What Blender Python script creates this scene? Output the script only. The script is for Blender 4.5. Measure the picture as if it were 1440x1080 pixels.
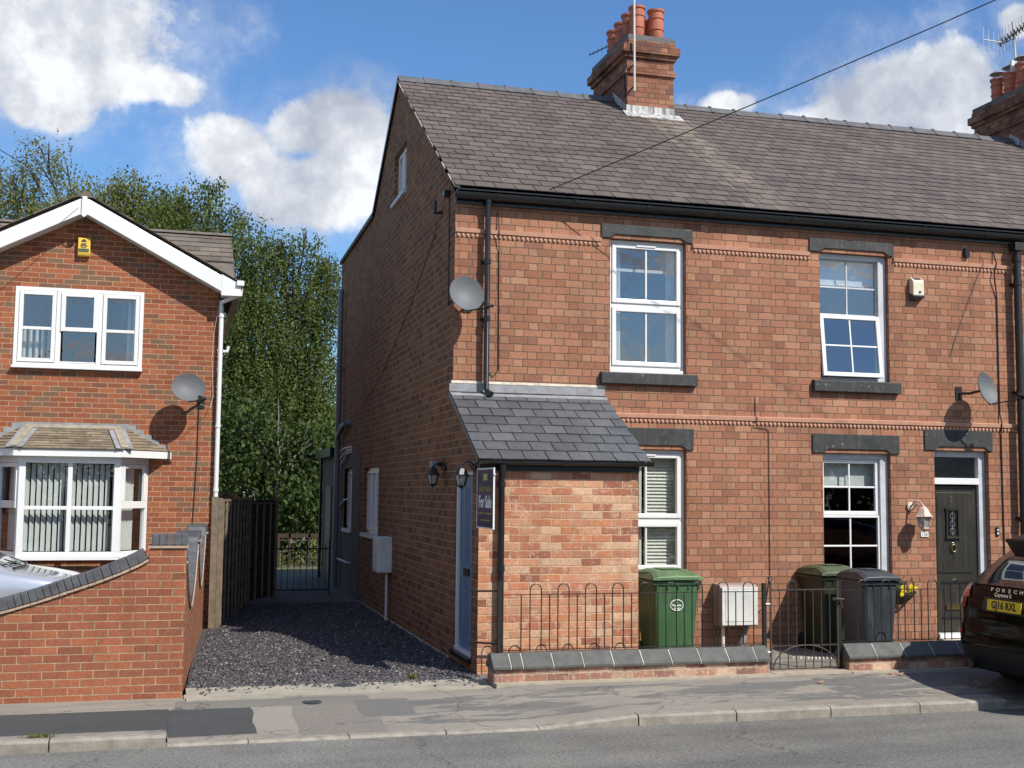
import bpy, bmesh, math, random
import numpy as np
from mathutils import Vector, Matrix
rnd = random.Random(7)
nrs = np.random.RandomState(11)
R = math.radians
scene = bpy.context.scene
for o in list(bpy.data.objects):
    bpy.data.objects.remove(o)
COL = scene.collection

# ------------------------------------------------------------------ camera
cam_d = bpy.data.cameras.new('camera')
cam = bpy.data.objects.new('camera', cam_d)
COL.objects.link(cam)
YAW, PIT, ROL = R(15.45), R(5.11), R(0.568)
fwd = Vector((math.sin(YAW)*math.cos(PIT), math.cos(YAW)*math.cos(PIT), math.sin(PIT)))
rgt = Vector((math.cos(YAW), -math.sin(YAW), 0))
upv = rgt.cross(fwd)
r2 = math.cos(ROL)*rgt + math.sin(ROL)*upv
u2 = -math.sin(ROL)*rgt + math.cos(ROL)*upv
rot = Matrix((r2, u2, -fwd)).transposed()
cam.matrix_world = Matrix.Translation((-3.134, -14.0, 1.98)) @ rot.to_4x4()
cam_d.sensor_width = 36.0
cam_d.lens = 36.0*1685/1440
cam_d.clip_end = 2000
cam_d.clip_start = 0.05
scene.camera = cam

# ------------------------------------------------------------------ view / light
scene.view_settings.view_transform = 'Standard'
scene.view_settings.look = 'None'
scene.view_settings.gamma = 1
scene.view_settings.exposure = 0.22
SUN = Vector((0.52, -0.82, 1.0)).normalized()
sl = bpy.data.lights.new('sun', 'SUN')
sl.energy = 5.0; sl.angle = R(0.5); sl.color = (1.0, 0.95, 0.865)
so = bpy.data.objects.new('sun', sl); COL.objects.link(so)
so.rotation_euler = SUN.to_track_quat('Z', 'Y').to_euler()
so.location = (20, -30, 40)
world = bpy.data.worlds.new('World'); scene.world = world
world.use_nodes = True


class NT:
    """tiny node-tree helper"""
    def __init__(s, nt): s.nt = nt; s.n = nt.nodes; s.l = nt.links
    def put(s, sock, v):
        if v is None: return
        if isinstance(v, bpy.types.NodeSocket): s.l.new(v, sock)
        elif isinstance(v, (int, float)):
            try: sock.default_value = v
            except Exception: sock.default_value = (v, v, v)
        else:
            v = tuple(v)
            if sock.type == 'RGBA' and len(v) == 3: v = v+(1,)
            sock.default_value = v
    def math(s, op, a, b=None, c=None, clamp=False):
        n = s.n.new('ShaderNodeMath'); n.operation = op; n.use_clamp = clamp
        s.put(n.inputs[0], a); s.put(n.inputs[1], b); s.put(n.inputs[2], c)
        return n.outputs[0]
    def vec(s, op, a, b=None, out=0):
        n = s.n.new('ShaderNodeVectorMath'); n.operation = op
        s.put(n.inputs[0], a)
        if op == 'SCALE': s.put(n.inputs[3], b)
        else: s.put(n.inputs[1], b)
        return n.outputs[out]
    def xyz(s, v):
        n = s.n.new('ShaderNodeSeparateXYZ'); s.put(n.inputs[0], v); return n.outputs
    def comb(s, x, y, z=0.0):
        n = s.n.new('ShaderNodeCombineXYZ')
        for i, q in enumerate((x, y, z)): s.put(n.inputs[i], q)
        return n.outputs[0]
    def noise(s, v, scale, detail=4, rough=.55, dist=0, col=False):
        n = s.n.new('ShaderNodeTexNoise'); s.put(n.inputs['Vector'], v)
        n.inputs['Scale'].default_value = scale; n.inputs['Detail'].default_value = detail
        n.inputs['Roughness'].default_value = rough; n.inputs['Distortion'].default_value = dist
        return n.outputs[1 if col else 0]
    def ramp(s, f, pts, mode='LINEAR'):
        n = s.n.new('ShaderNodeValToRGB'); n.color_ramp.interpolation = mode
        e = n.color_ramp.elements
        while len(e) < len(pts): e.new(0.5)
        for k, (p, c) in enumerate(pts):
            e[k].position = p
            e[k].color = (c, c, c, 1) if isinstance(c, (int, float)) else tuple(c)+(1,)
        s.put(n.inputs[0], f); return n.outputs[0]
    def mix(s, f, a, b, mode='MIX'):
        n = s.n.new('ShaderNodeMix'); n.data_type = 'RGBA'; n.blend_type = mode; n.clamp_result = False
        s.put(n.inputs[0], f); s.put(n.inputs[6], a); s.put(n.inputs[7], b)
        return n.outputs[2]
    def mapr(s, v, a, b, c=0., d=1., smooth=False):
        n = s.n.new('ShaderNodeMapRange'); n.clamp = True
        if smooth: n.interpolation_type = 'SMOOTHSTEP'
        for i, q in enumerate((v, a, b, c, d)): s.put(n.inputs[i], q)
        return n.outputs[0]


def make_world():
    t = NT(world.node_tree); t.n.clear()
    out = t.n.new('ShaderNodeOutputWorld'); bg = t.n.new('ShaderNodeBackground')
    sky = t.n.new('ShaderNodeTexSky'); sky.sky_type = 'NISHITA'; sky.sun_disc = False
    sky.sun_elevation = math.asin(SUN.z)
    sky.sun_rotation = math.atan2(SUN.x, SUN.y)
    sky.altitude = 60; sky.air_density = 1.35; sky.dust_density = 0.25; sky.ozone_density = 2.6
    d = t.n.new('ShaderNodeTexCoord').outputs['Generated']
    nz = t.noise(d, 6.5, 8, .62, .35)
    nz2 = t.noise(d, 20.0, 9, .68, .1)
    blobs = [((-0.1241, 0.9358, 0.33), .125, .075), ((-0.109, 0.9516, 0.2874), .060, .032), ((-0.0617, 0.9319, 0.349), .030, .020),
             ((-0.0296, 0.9498, 0.3115), .058, .023), ((0.0286, 0.9619, 0.272), .052, .038), ((0.0836, 0.9544, 0.2864), .042, .030),
             ((0.1233, 0.9511, 0.2832), .050, .042), ((0.0972, 0.965, 0.2435), .072, .038),
             ((0.5207, 0.7952, 0.3028), .085, .046), ((0.5567, 0.7649, 0.324), .042, .032), ((0.5631, 0.7753, 0.2862), .080, .045),
             ((0.4907, 0.8208, 0.2869), .066, .032), ((0.4116, 0.8566, 0.3111), .034, .014), ((0.5889, 0.7284, 0.35), .022, .018),
             ((-0.18, 0.93, 0.36), .10, .07)]
    m = None
    for c, rx, ry in blobs:
        c = Vector(c).normalized()
        e1 = Vector((c.y, -c.x, 0)).normalized(); e2 = c.cross(e1) * -1
        a = t.vec('DOT_PRODUCT', d, tuple(e1), out=1); b = t.vec('DOT_PRODUCT', d, tuple(e2), out=1)
        a = t.math('MULTIPLY', a, 1/rx)
        b = t.math('MULTIPLY', t.math('SUBTRACT', b, e2.dot(c)), 1/ry)
        r = t.math('SQRT', t.math('ADD', t.math('MULTIPLY', a, a), t.math('MULTIPLY', b, b)))
        # hemisphere test keeps the mirrored direction clear
        f = t.math('GREATER_THAN', t.vec('DOT_PRODUCT', d, tuple(c), out=1), 0.0)
        v = t.math('MULTIPLY', t.math('SUBTRACT', 1.0, r), f)
        m = v if m is None else t.math('SMOOTH_MAX', m, v, 0.15)
    nn = t.math('ADD', t.math('MULTIPLY', t.math('SUBTRACT', nz, .5), 2.1), t.math('MULTIPLY', t.math('SUBTRACT', nz2, .5), 1.0))
    mm = t.math('ADD', m, nn)
    veil = t.math('MULTIPLY', t.mapr(mm, -.55, .15, 0, 1, True), t.mapr(nz2, .35, .65, .05, .38))
    mask = t.math('MAXIMUM', t.mapr(mm, -.02, .40, 0, 1, True), veil)
    # broken cloud everywhere behind the viewer
    sx = t.xyz(d)
    back = t.math('MULTIPLY', t.mapr(sx[1], .15, -.15), t.mapr(sx[2], .50, .30))
    proj = t.comb(t.math('DIVIDE', sx[0], t.math('MAXIMUM', sx[2], .06)), t.math('DIVIDE', sx[1], t.math('MAXIMUM', sx[2], .06)), 0)
    bn = t.noise(proj, .55, 6, .6, .2)
    bm_ = t.math('MULTIPLY', t.mapr(bn, .50, .60, 0, 1, True), back)
    mask = t.math('MAXIMUM', mask, bm_)
    shade = t.noise(t.vec('ADD', d, (0.01, 0.0, 0.03)), 11.0, 5, .6)
    cc = t.ramp(shade, [(.36, (.40, .44, .53)), (.5, (.62, .65, .71)), (.58, (.84, .86, .89))])
    base = t.vec('SCALE', sky.outputs[0], .092)
    base = t.mix(1.0, base, (.68, .96, 1.34), 'MULTIPLY')
    col = t.mix(mask, base, cc)
    t.l.new(col, bg.inputs[0]); bg.inputs[1].default_value = 1.0
    t.l.new(bg.outputs[0], out.inputs[0])


make_world()

# ------------------------------------------------------------------ materials
MATS = {}


def newmat(name):
    m = bpy.data.materials.new(name); m.use_nodes = True
    t = NT(m.node_tree); t.n.clear()
    o = t.n.new('ShaderNodeOutputMaterial'); b = t.n.new('ShaderNodeBsdfPrincipled')
    t.l.new(b.outputs[0], o.inputs[0]); t.b = b; t.o = o
    t.pos = t.n.new('ShaderNodeNewGeometry').outputs['Position']
    MATS[name] = m
    return m, t


def bump(t, h, strength=.5, dist=.01):
    n = t.n.new('ShaderNodeBump'); n.inputs['Strength'].default_value = strength
    n.inputs['Distance'].default_value = dist; t.put(n.inputs['Height'], h)
    t.l.new(n.outputs[0], t.b.inputs['Normal'])


def simple(name, col, rough=.6, var=.18, scale=6., metal=0., bumps=.0, bscale=60., spec=.5, fine=.0, coat=0.):
    m, t = newmat(name)
    n = t.noise(t.pos, scale, 5, .6)
    f = t.mapr(n, .3, .7, 1-var, 1+var)
    c = t.vec('SCALE', tuple(col), f)
    if fine:
        f2 = t.mapr(t.noise(t.pos, 130., 2, .5), .3, .7, 1-fine, 1+fine); c = t.vec('SCALE', c, f2)
    t.put(t.b.inputs['Base Color'], c)
    t.b.inputs['Roughness'].default_value = rough; t.b.inputs['Metallic'].default_value = metal
    t.b.inputs['Specular IOR Level'].default_value = spec
    if coat: t.b.inputs['Coat Weight'].default_value = coat; t.b.inputs['Coat Roughness'].default_value = .03
    if bumps: bump(t, t.noise(t.pos, bscale, 4, .6), bumps, .004)
    return m


def brick(name, P, h, split, off, mort, cols, mcol, seed=0., header=None, wobble=.005, stain=.15, z0=0., relief=.7, white=0.):
    m, t = newmat(name)
    g = t.n.new('ShaderNodeNewGeometry')
    N = t.xyz(g.outputs['True Normal']); p = t.xyz(g.outputs['Position'])
    ax = t.math('ABSOLUTE', N[0]); az = t.math('ABSOLUTE', N[2])
    sx = t.math('GREATER_THAN', ax, .72)
    u = t.math('ADD', t.math('MULTIPLY', p[1], sx), t.math('MULTIPLY', p[0], t.math('SUBTRACT', 1., sx)))
    sz = t.math('GREATER_THAN', az, .85)
    v = t.math('ADD', t.math('MULTIPLY', p[1], sz), t.math('MULTIPLY', p[2], t.math('SUBTRACT', 1., sz)))
    w1 = t.noise(t.pos, 9., 3, .6, 0, True); w = t.xyz(w1)
    u = t.math('ADD', u, t.math('MULTIPLY', t.math('SUBTRACT', w[0], .5), wobble*2))
    v = t.math('ADD', t.math('ADD', v, 10-z0), t.math('MULTIPLY', t.math('SUBTRACT', w[1], .5), wobble*2))
    vv = t.math('DIVIDE', v, h); row = t.math('FLOOR', vv); rv = t.math('FRACT', vv)
    par = t.math('MODULO', row, 2.)
    jit = t.n.new('ShaderNodeTexWhiteNoise'); jit.noise_dimensions = '1D'; t.put(jit.inputs['W'], t.math('ADD', row, seed))
    uu = t.math('ADD', t.math('ADD', t.math('DIVIDE', u, P), 50.), t.math('ADD', t.math('MULTIPLY', par, off), t.math('MULTIPLY', jit.outputs[0], .05)))
    cell = t.math('FLOOR', uu); cf = t.math('FRACT', uu)
    ish = t.math('GREATER_THAN', cf, split)
    du = t.math('MINIMUM', t.math('MINIMUM', cf, t.math('SUBTRACT', 1., cf)), t.math('ABSOLUTE', t.math('SUBTRACT', cf, split)))
    du = t.math('MULTIPLY', du, P)
    dv = t.math('MULTIPLY', t.math('MINIMUM', rv, t.math('SUBTRACT', 1., rv)), h)
    d = t.math('MINIMUM', du, dv)
    idv = t.comb(t.math('ADD', cell, t.math('MULTIPLY', ish, .5)), row, seed)
    wn = t.n.new('ShaderNodeTexWhiteNoise'); wn.noise_dimensions = '3D'; t.put(wn.inputs['Vector'], idv)
    edge = t.math('ADD', d, t.math('MULTIPLY', t.math('SUBTRACT', t.noise(t.pos, 45., 3, .6), .5), .006))
    mask = t.mapr(edge, mort*.5-.0022, mort*.5+.0022, 0, 1, True)
    n = len(cols)
    bc = t.ramp(wn.outputs[0], [(i/n, c) for i, c in enumerate(cols)], 'CONSTANT')
    if header:
        rc = t.xyz(wn.outputs[1])
        bc = t.mix(t.math('MULTIPLY', t.math('MULTIPLY', ish, t.math('GREATER_THAN', rc[1], .45)), .75), bc, header)
    rc2 = t.xyz(wn.outputs[1])
    bc = t.vec('SCALE', bc, t.mapr(rc2[2], 0, 1, .88, 1.12))
    fn = t.noise(t.pos, 42., 5, .75)
    bc = t.vec('SCALE', bc, t.mapr(fn, .3, .7, .78, 1.2))
    if white:
        wm = t.math('MULTIPLY', t.mapr(t.noise(t.pos, 15., 5, .7), .53, .66), white)
        bc = t.mix(wm, bc, (.62, .50, .38))
    mc = t.vec('SCALE', tuple(mcol), t.mapr(t.noise(t.pos, 16., 4, .6), .3, .7, .75, 1.2))
    c = t.mix(mask, mc, bc)
    st = t.noise(t.pos, 1.1, 5, .62)
    c = t.vec('SCALE', c, t.mapr(st, .3, .7, 1-stain, 1+stain*.7))
    soot = t.mapr(t.noise(t.vec('MULTIPLY', t.pos, (1.6, 1.6, .55)), 1.7, 6, .7), .52, .74)
    c = t.vec('SCALE', c, t.mapr(soot, 0, 1, 1.0, 1-stain*1.6))
    blotch = t.mapr(t.noise(t.pos, 75., 3, .7), .3, .7, .86, 1.14)
    c = t.vec('SCALE', c, blotch)
    t.put(t.b.inputs['Base Color'], c)
    t.b.inputs['Roughness'].default_value = .88; t.b.inputs['Specular IOR Level'].default_value = .25
    hh = t.math('ADD', t.math('MULTIPLY', mask, 1.), t.math('MULTIPLY', fn, .35))
    hh = t.math('ADD', hh, t.math('MULTIPLY', rc2[0], .25))
    bump(t, hh, relief, .006)
    return m


brick('terrace_brick', .353, .0918, .665, .5, .0092,
      [(.318, .144, .086), (.335, .156, .094), (.303, .134, .079), (.342, .163, .098), (.325, .148, .088), (.288, .126, .076), (.352, .172, .104),
       (.330, .152, .091), (.312, .140, .082), (.340, .156, .092), (.268, .122, .077), (.335, .150, .086), (.365, .188, .115)],
      (.130, .085, .058), 3., header=(.345, .185, .112), stain=.16, wobble=.010)
brick('gable_brick_shaded', .353, .0918, .665, .5, .0125,  # much the same brick as the front, darkened to paint in the gable's shade
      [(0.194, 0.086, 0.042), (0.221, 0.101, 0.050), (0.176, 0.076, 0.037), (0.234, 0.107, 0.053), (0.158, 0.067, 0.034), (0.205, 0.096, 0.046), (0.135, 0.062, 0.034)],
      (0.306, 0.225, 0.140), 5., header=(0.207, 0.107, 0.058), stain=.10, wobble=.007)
brick('porch_brick', .472, .0859, .5, .25, .012,
      [(0.441, 0.197, 0.112), (0.500, 0.260, 0.151), (0.355, 0.139, 0.079), (0.480, 0.239, 0.134), (0.288, 0.109, 0.069), (0.537, 0.336, 0.213), (0.451, 0.189, 0.094), (0.394, 0.185, 0.108), (0.500, 0.302, 0.187), (0.423, 0.168, 0.090)],
      (0.537, 0.353, 0.223), 8., wobble=.010, stain=.14, relief=.9, white=.5)
brick('estate_brick', .45, .075, .5, .25, .010,
      [(0.274, 0.090, 0.045), (0.302, 0.101, 0.048), (0.242, 0.078, 0.040), (0.286, 0.098, 0.048), (0.193, 0.090, 0.055), (0.258, 0.086, 0.042), (0.314, 0.113, 0.052), (0.181, 0.105, 0.062)],
      (0.403, 0.257, 0.162), 12., wobble=.0015, stain=.08, relief=.4)
brick('boundary_brick', .45, .075, .5, .25, .010,
      [(0.282, 0.098, 0.052), (0.311, 0.111, 0.057), (0.258, 0.087, 0.048), (0.294, 0.104, 0.052), (0.242, 0.090, 0.050), (0.302, 0.101, 0.051)],
      (0.354, 0.257, 0.162), 15., wobble=.002, stain=.12, relief=.5)
brick('chimney_brick', .353, .082, .665, .5, .010,
      [(0.289, 0.122, 0.076), (0.319, 0.144, 0.089), (0.243, 0.101, 0.062), (0.182, 0.086, 0.062), (0.350, 0.180, 0.103)],
      (0.137, 0.094, 0.066), 21., stain=.45, wobble=.008)
brick('low_wall_brick', .47, .083, .5, .25, .013,
      [(.32, .16, .115), (.40, .21, .145), (.25, .13, .10), (.50, .34, .24), (.36, .175, .125), (.44, .29, .20)],
      (.44, .35, .26), 31., wobble=.012, stain=.3, relief=1., white=.6)

simple('slate', (.125, .105, .108), .62, .25, 3., bumps=.3)
simple('slate_dark', (.085, .088, .095), .42, .28, 5., bumps=.25)
simple('ridge_tile', (.10, .098, .10), .7, .3, 5., bumps=.4)
simple('terracotta', (.42, .135, .075), .7, .2, 7., bumps=.3, bscale=40)
simple('lead', (.25, .255, .265), .5, .25, 8., bumps=.3, bscale=20)
simple('mortar', (.50, .44, .36), .9, .3, 12., bumps=.5)
simple('upvc', (.72, .72, .71), .28, .03, 3.)
simple('upvc_worn_shaded', (.50, .51, .52), .45, .12, 8.)
simple('paint_grey_stone', (.030, .032, .032), .6, .35, 9., bumps=.35, bscale=35)
simple('black_plastic', (.014, .014, .015), .28, .2, 5.)
simple('iron', (.014, .013, .012), .5, .35, 30.)
simple('iron_worn', (.045, .032, .025), .65, .4, 30.)
simple('terracotta_string', (.50, .26, .17), .8, .15, 12., bumps=.4)
simple('render_grey', (.12, .090, .072), .9, .15, 3., bumps=.4)
simple('grey_pipe', (.15, .16, .18), .4, .1, 4.)
simple('white_pipe', (.62, .60, .56), .45, .1, 4.)
simple('door_blue', (.13, .20, .30), .42, .05, 4.)
simple('door_brown', (.026, .023, .016), .38, .1, 6.)
simple('brass', (.50, .38, .18), .28, .15, 20., metal=1.)
simple('chrome', (.7, .7, .7), .15, .05, 10., metal=1.)
simple('box_white', (.66, .66, .63), .45, .06, 4.)
simple('box_side_shaded', (.30, .24, .21), .6, .1, 4.)  # white case coloured brown-grey, the shade on its side painted in
simple('cream_plastic', (.66, .60, .45), .5, .1, 12.)
simple('alarm_dark', (.05, .055, .06), .45, .2, 12.)
simple('alarm_yellow', (.78, .50, .07), .4, .06, 10.)
simple('dark_green_ink', (.03, .10, .08), .5, .1, 10.)
simple('dish_grey', (.115, .120, .128), .62, .1, 8.)
simple('bin_olive_shaded', (.018, .027, .010), .45, .15, 5., bumps=.12, bscale=90)  # green bin body with its shade put into the colour
simple('bin_lid_olive', (.065, .085, .040), .5, .2, 5., bumps=.12, bscale=90)
simple('bin_green', (.05, .118, .045), .42, .1, 5., bumps=.12, bscale=90)
simple('bin_lid_green', (.08, .165, .06), .45, .15, 6., bumps=.12, bscale=90)
simple('bin_black', (.040, .046, .054), .42, .12, 5., bumps=.12, bscale=90)
simple('rubber', (.015, .015, .015), .7, .2, 20.)
simple('white_ink', (.72, .74, .70), .6, .05, 20.)
simple('gold_ink', (.30, .24, .06), .6, .1, 20.)
simple('lime_ink', (.45, .50, .10), .6, .1, 20.)
simple('sign_purple', (.035, .018, .075), .35, .08, 6.)
simple('lamp_black', (.012, .012, .014), .35, .1, 6.)
simple('lamp_copper', (.50, .40, .33), .55, .45, 40.)
simple('plate_yellow', (.72, .50, .02), .35, .04, 20.)
simple('plate_ink', (.01, .01, .01), .5, .04, 20.)
simple('car_paint_dark', (.0025, .002, .002), .10, .05, 3., spec=.16, coat=0.)
simple('car_paint_silver', (.50, .53, .58), .25, .03, 3., metal=.5, coat=1.)
simple('car_trim', (.01, .01, .01), .4, .1, 20.)
simple('car_glass', (.01, .012, .016), .03, .05, 3., coat=1.)
simple('tail_lamp', (.50, .020, .015), .12, .1, 20., coat=1.)
simple('tail_lamp_clear', (.35, .33, .33), .12, .1, 20., coat=1.)
simple('curtain', (.62, .62, .58), .9, .08, 10.)
simple('blind_cream', (.74, .72, .62), .7, .05, 10.)
simple('blind_grey', (.68, .68, .65), .8, .06, 10.)
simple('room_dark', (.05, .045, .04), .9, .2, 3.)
simple('kerb_stone', (.25, .225, .185), .85, .25, 9., bumps=.6, bscale=50, fine=.12)
simple('concrete', (.33, .30, .24), .88, .18, 4., bumps=.5, fine=.12)
simple('garden_slab', (.20, .18, .15), .88, .3, 4., bumps=.5, fine=.12)
simple('passage_concrete_shaded', (.11, .10, .085), .88, .3, 4., bumps=.5, fine=.12)  # concrete darkened, the passage shade is in the colour
simple('coping_slab', (.082, .083, .077), .7, .28, 9., bumps=.4)
simple('pale_joint', (.58, .54, .46), .9, .1, 9.)
simple('old_stone', (.36, .31, .235), .85, .2, 14., bumps=.5)
simple('step_cream', (.60, .54, .43), .8, .1, 10.)
simple('blue_brick', (.085, .088, .095), .55, .3, 12., bumps=.35)
simple('creasing_tile', (.38, .28, .20), .85, .25, 20., bumps=.4)
simple('roof_tile', (.135, .112, .09), .85, .3, 6., bumps=.5, fine=.2)
simple('roof_tile_pale', (.29, .25, .19), .85, .25, 9., bumps=.5)
simple('fence_wood', (.17, .13, .088), .85, .3, 8., bumps=.5, bscale=30)
simple('fence_dark', (.046, .031, .019), .9, .35, 8., bumps=.5, bscale=30)
simple('bark', (.20, .18, .16), .9, .4, 6., bumps=.6, bscale=20)
simple('birch_bark', (.10, .09, .075), .85, .6, 9., bumps=.4)
simple('soil', (.10, .08, .06), .95, .3, 5., bumps=.5)
simple('dead_leaf', (.30, .16, .08), .9, .3, 20.)
simple('petal', (.85, .66, .02), .6, .05, 20.)
simple('petal_dark', (.08, .03, .12), .6, .05, 20.)
simple('cable_black', (.012, .012, .012), .5, .05, 20.)
simple('cable_pale', (.55, .45, .36), .6, .05, 20.)
simple('manhole', (.05, .052, .055), .5, .2, 20.)


m, t = newmat('paint_grey_stone')
k = t.mapr(t.noise(t.pos, 16., 6, .75), .63, .67)
k2 = t.mapr(t.noise(t.vec('MULTIPLY', t.pos, (14., 14., 1.5)), 1.6, 4, .7), .5, .75)
c = t.mix(k2, (.028, .030, .030), (.062, .062, .058))
c = t.vec('SCALE', c, t.mapr(t.noise(t.pos, 9., 5, .6), .3, .7, .7, 1.3))
t.put(t.b.inputs['Base Color'], t.mix(k, c, (.27, .25, .22))); t.b.inputs['Roughness'].default_value = .65
bump(t, t.noise(t.pos, 35., 5, .7), .45, .005)


m, t = newmat('lime_flashing')
k = t.mapr(t.noise(t.vec('MULTIPLY', t.pos, (9., 9., .9)), 1.8, 5, .7), .42, .58)
t.put(t.b.inputs['Base Color'], t.mix(k, (.16, .165, .175), (.55, .54, .51))); t.b.inputs['Roughness'].default_value = .75
bump(t, t.noise(t.pos, 30., 4, .6), .4, .006)


def worn_plastic(name, col, pale, amt):
    """moulded plastic with dust on it, scuffs and vertical dribble marks"""
    m, t = newmat(name)
    p = t.vec('MULTIPLY', t.pos, (9., 9., 1.1))
    st = t.mapr(t.noise(p, 2.2, 5, .7), .5, .72)
    sc = t.mapr(t.noise(t.vec('MULTIPLY', t.pos, (1., 1., 4.)), 14., 4, .75), .60, .68)
    c = t.vec('SCALE', tuple(col), t.mapr(t.noise(t.pos, 3., 5, .6), .3, .7, .82, 1.18))
    k = t.math('MULTIPLY', t.math('MAXIMUM', st, sc), amt)
    c = t.mix(k, c, pale)
    t.put(t.b.inputs['Base Color'], c)
    t.put(t.b.inputs['Roughness'], t.mapr(k, 0, .5, .40, .7))
    bump(t, t.noise(t.pos, 90., 3, .6), .12, .003)


worn_plastic('bin_green', (.042, .105, .040), (.16, .21, .14), .38)
worn_plastic('bin_lid_green', (.075, .15, .058), (.28, .32, .22), .5)
worn_plastic('bin_black', (.034, .040, .048), (.12, .12, .12), .35)
worn_plastic('box_white', (.62, .62, .585), (.36, .32, .26), .30)
worn_plastic('door_brown', (.026, .023, .016), (.07, .06, .045), .25)


def tile_courses(name, cols, rough, gauge, w):
    """old clay/concrete tiles: small vertical joints on top of the modelled courses"""
    m, t = newmat(name)
    p = t.xyz(t.pos)
    wn = t.n.new('ShaderNodeTexWhiteNoise'); wn.noise_dimensions = '2D'
    t.put(wn.inputs['Vector'], t.comb(t.math('FLOOR', t.math('DIVIDE', p[0], w)), t.math('FLOOR', t.math('DIVIDE', p[2], gauge)), 0))
    c = t.mix(wn.outputs[0], cols[0], cols[1])
    c = t.vec('SCALE', c, t.mapr(t.noise(t.pos, 22., 5, .65), .3, .7, .7, 1.25))
    t.put(t.b.inputs['Base Color'], c); t.b.inputs['Roughness'].default_value = rough
    bump(t, t.noise(t.pos, 50., 4, .6), .5, .004)
    return m


def slate_mat(name, base, warm, rough, spec, streak=0.):
    m, t = newmat(name)
    isl = t.n.new('ShaderNodeNewGeometry').outputs['Random Per Island']
    c = t.mix(isl, base, warm)
    wn = t.n.new('ShaderNodeTexWhiteNoise'); wn.noise_dimensions = '1D'; t.put(wn.inputs['W'], t.math('MULTIPLY', isl, 91.7))
    c = t.vec('SCALE', c, t.mapr(wn.outputs[0], 0, 1, .88, 1.1))
    c = t.vec('SCALE', c, t.mapr(t.noise(t.pos, 14., 5, .65), .3, .7, .82, 1.18))
    c = t.vec('SCALE', c, t.mapr(t.noise(t.pos, 1.3, 4, .6), .3, .7, .86, 1.12))
    if streak:
        # mortar and lime wash running down the slope from the chimney, with a shape of its own
        p = t.xyz(t.pos)
        xs = t.math('SUBTRACT', p[0], t.math('ADD', 4.25, t.math('MULTIPLY', t.math('SUBTRACT', t.noise(t.pos, .9, 3, .6), .5), 1.0)))
        xs2 = t.math('SUBTRACT', p[0], t.math('ADD', 3.95, t.math('MULTIPLY', t.math('SUBTRACT', t.noise(t.pos, 1.7, 3, .6), .5), .7)))
        g1 = t.mapr(t.math('ABSOLUTE', xs), .05, .42, 1, 0, True)
        g2 = t.math('MULTIPLY', t.mapr(t.math('ABSOLUTE', xs2), .02, .14, 1, 0, True), .8)
        low = t.mapr(p[2], 5.4, 7.6, .25, 1)
        top = t.mapr(p[2], 8.05, 7.9, 0, 1)
        brk = t.mapr(t.noise(t.pos, 6., 5, .7), .34, .62)
        g = t.math('MULTIPLY', t.math('MULTIPLY', t.math('MAXIMUM', g1, g2), brk), t.math('MULTIPLY', low, top))
        c = t.mix(t.math('MULTIPLY', g, streak), c, (.36, .30, .22))
    t.put(t.b.inputs['Base Color'], c)
    t.b.inputs['Roughness'].default_value = rough; t.b.inputs['Specular IOR Level'].default_value = spec
    bump(t, t.noise(t.pos, 60., 4, .65), .35, .003)
    return m


slate_mat('slates', (.098, .079, .070), (.130, .104, .091), .7, .3, .55)
slate_mat('porch_slates', (.070, .076, .082), (.098, .103, .110), .42, .5)
slate_mat('bay_tiles', (.15, .12, .085), (.25, .20, .14), .85, .3)
slate_mat('house_tiles', (.12, .10, .08), (.18, .15, .12), .85, .3)


def glass_mat(name, refl, tint=(.80, .84, .84), rough=.0, wav=.0):
    m = bpy.data.materials.new(name); m.use_nodes = True
    t = NT(m.node_tree); t.n.clear()
    o = t.n.new('ShaderNodeOutputMaterial')
    g = t.n.new('ShaderNodeBsdfGlossy'); g.inputs['Roughness'].default_value = rough
    g.inputs[0].default_value = (.95, .97, 1, 1)
    tr = t.n.new('ShaderNodeBsdfTransparent'); tr.inputs[0].default_value = tuple(tint)+(1,)
    gg = t.n.new('ShaderNodeNewGeometry')
    cs = t.math('ABSOLUTE', t.vec('DOT_PRODUCT', gg.outputs['Normal'], gg.outputs['Incoming'], out=1))
    f = t.math('ADD', refl, t.math('MULTIPLY', t.math('POWER', t.math('SUBTRACT', 1., cs), 5.), 1-refl), clamp=True)
    mx = t.n.new('ShaderNodeMixShader'); t.l.new(f, mx.inputs[0]); t.l.new(tr.outputs[0], mx.inputs[1]); t.l.new(g.outputs[0], mx.inputs[2])
    t.l.new(mx.outputs[0], o.inputs[0])
    if wav:
        pos = t.n.new('ShaderNodeNewGeometry').outputs['Position']
        n = t.n.new('ShaderNodeBump'); n.inputs['Strength'].default_value = wav; n.inputs['Distance'].default_value = .01
        t.put(n.inputs['Height'], t.noise(pos, 3.2, 2, .5)); t.l.new(n.outputs[0], g.inputs['Normal'])
    MATS[name] = m


glass_mat('glass', .24, wav=.3)
glass_mat('glass_low', .12, wav=.3)
glass_mat('glass_obscure', .08, tint=(.35, .38, .38), rough=.25, wav=.6)


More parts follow.
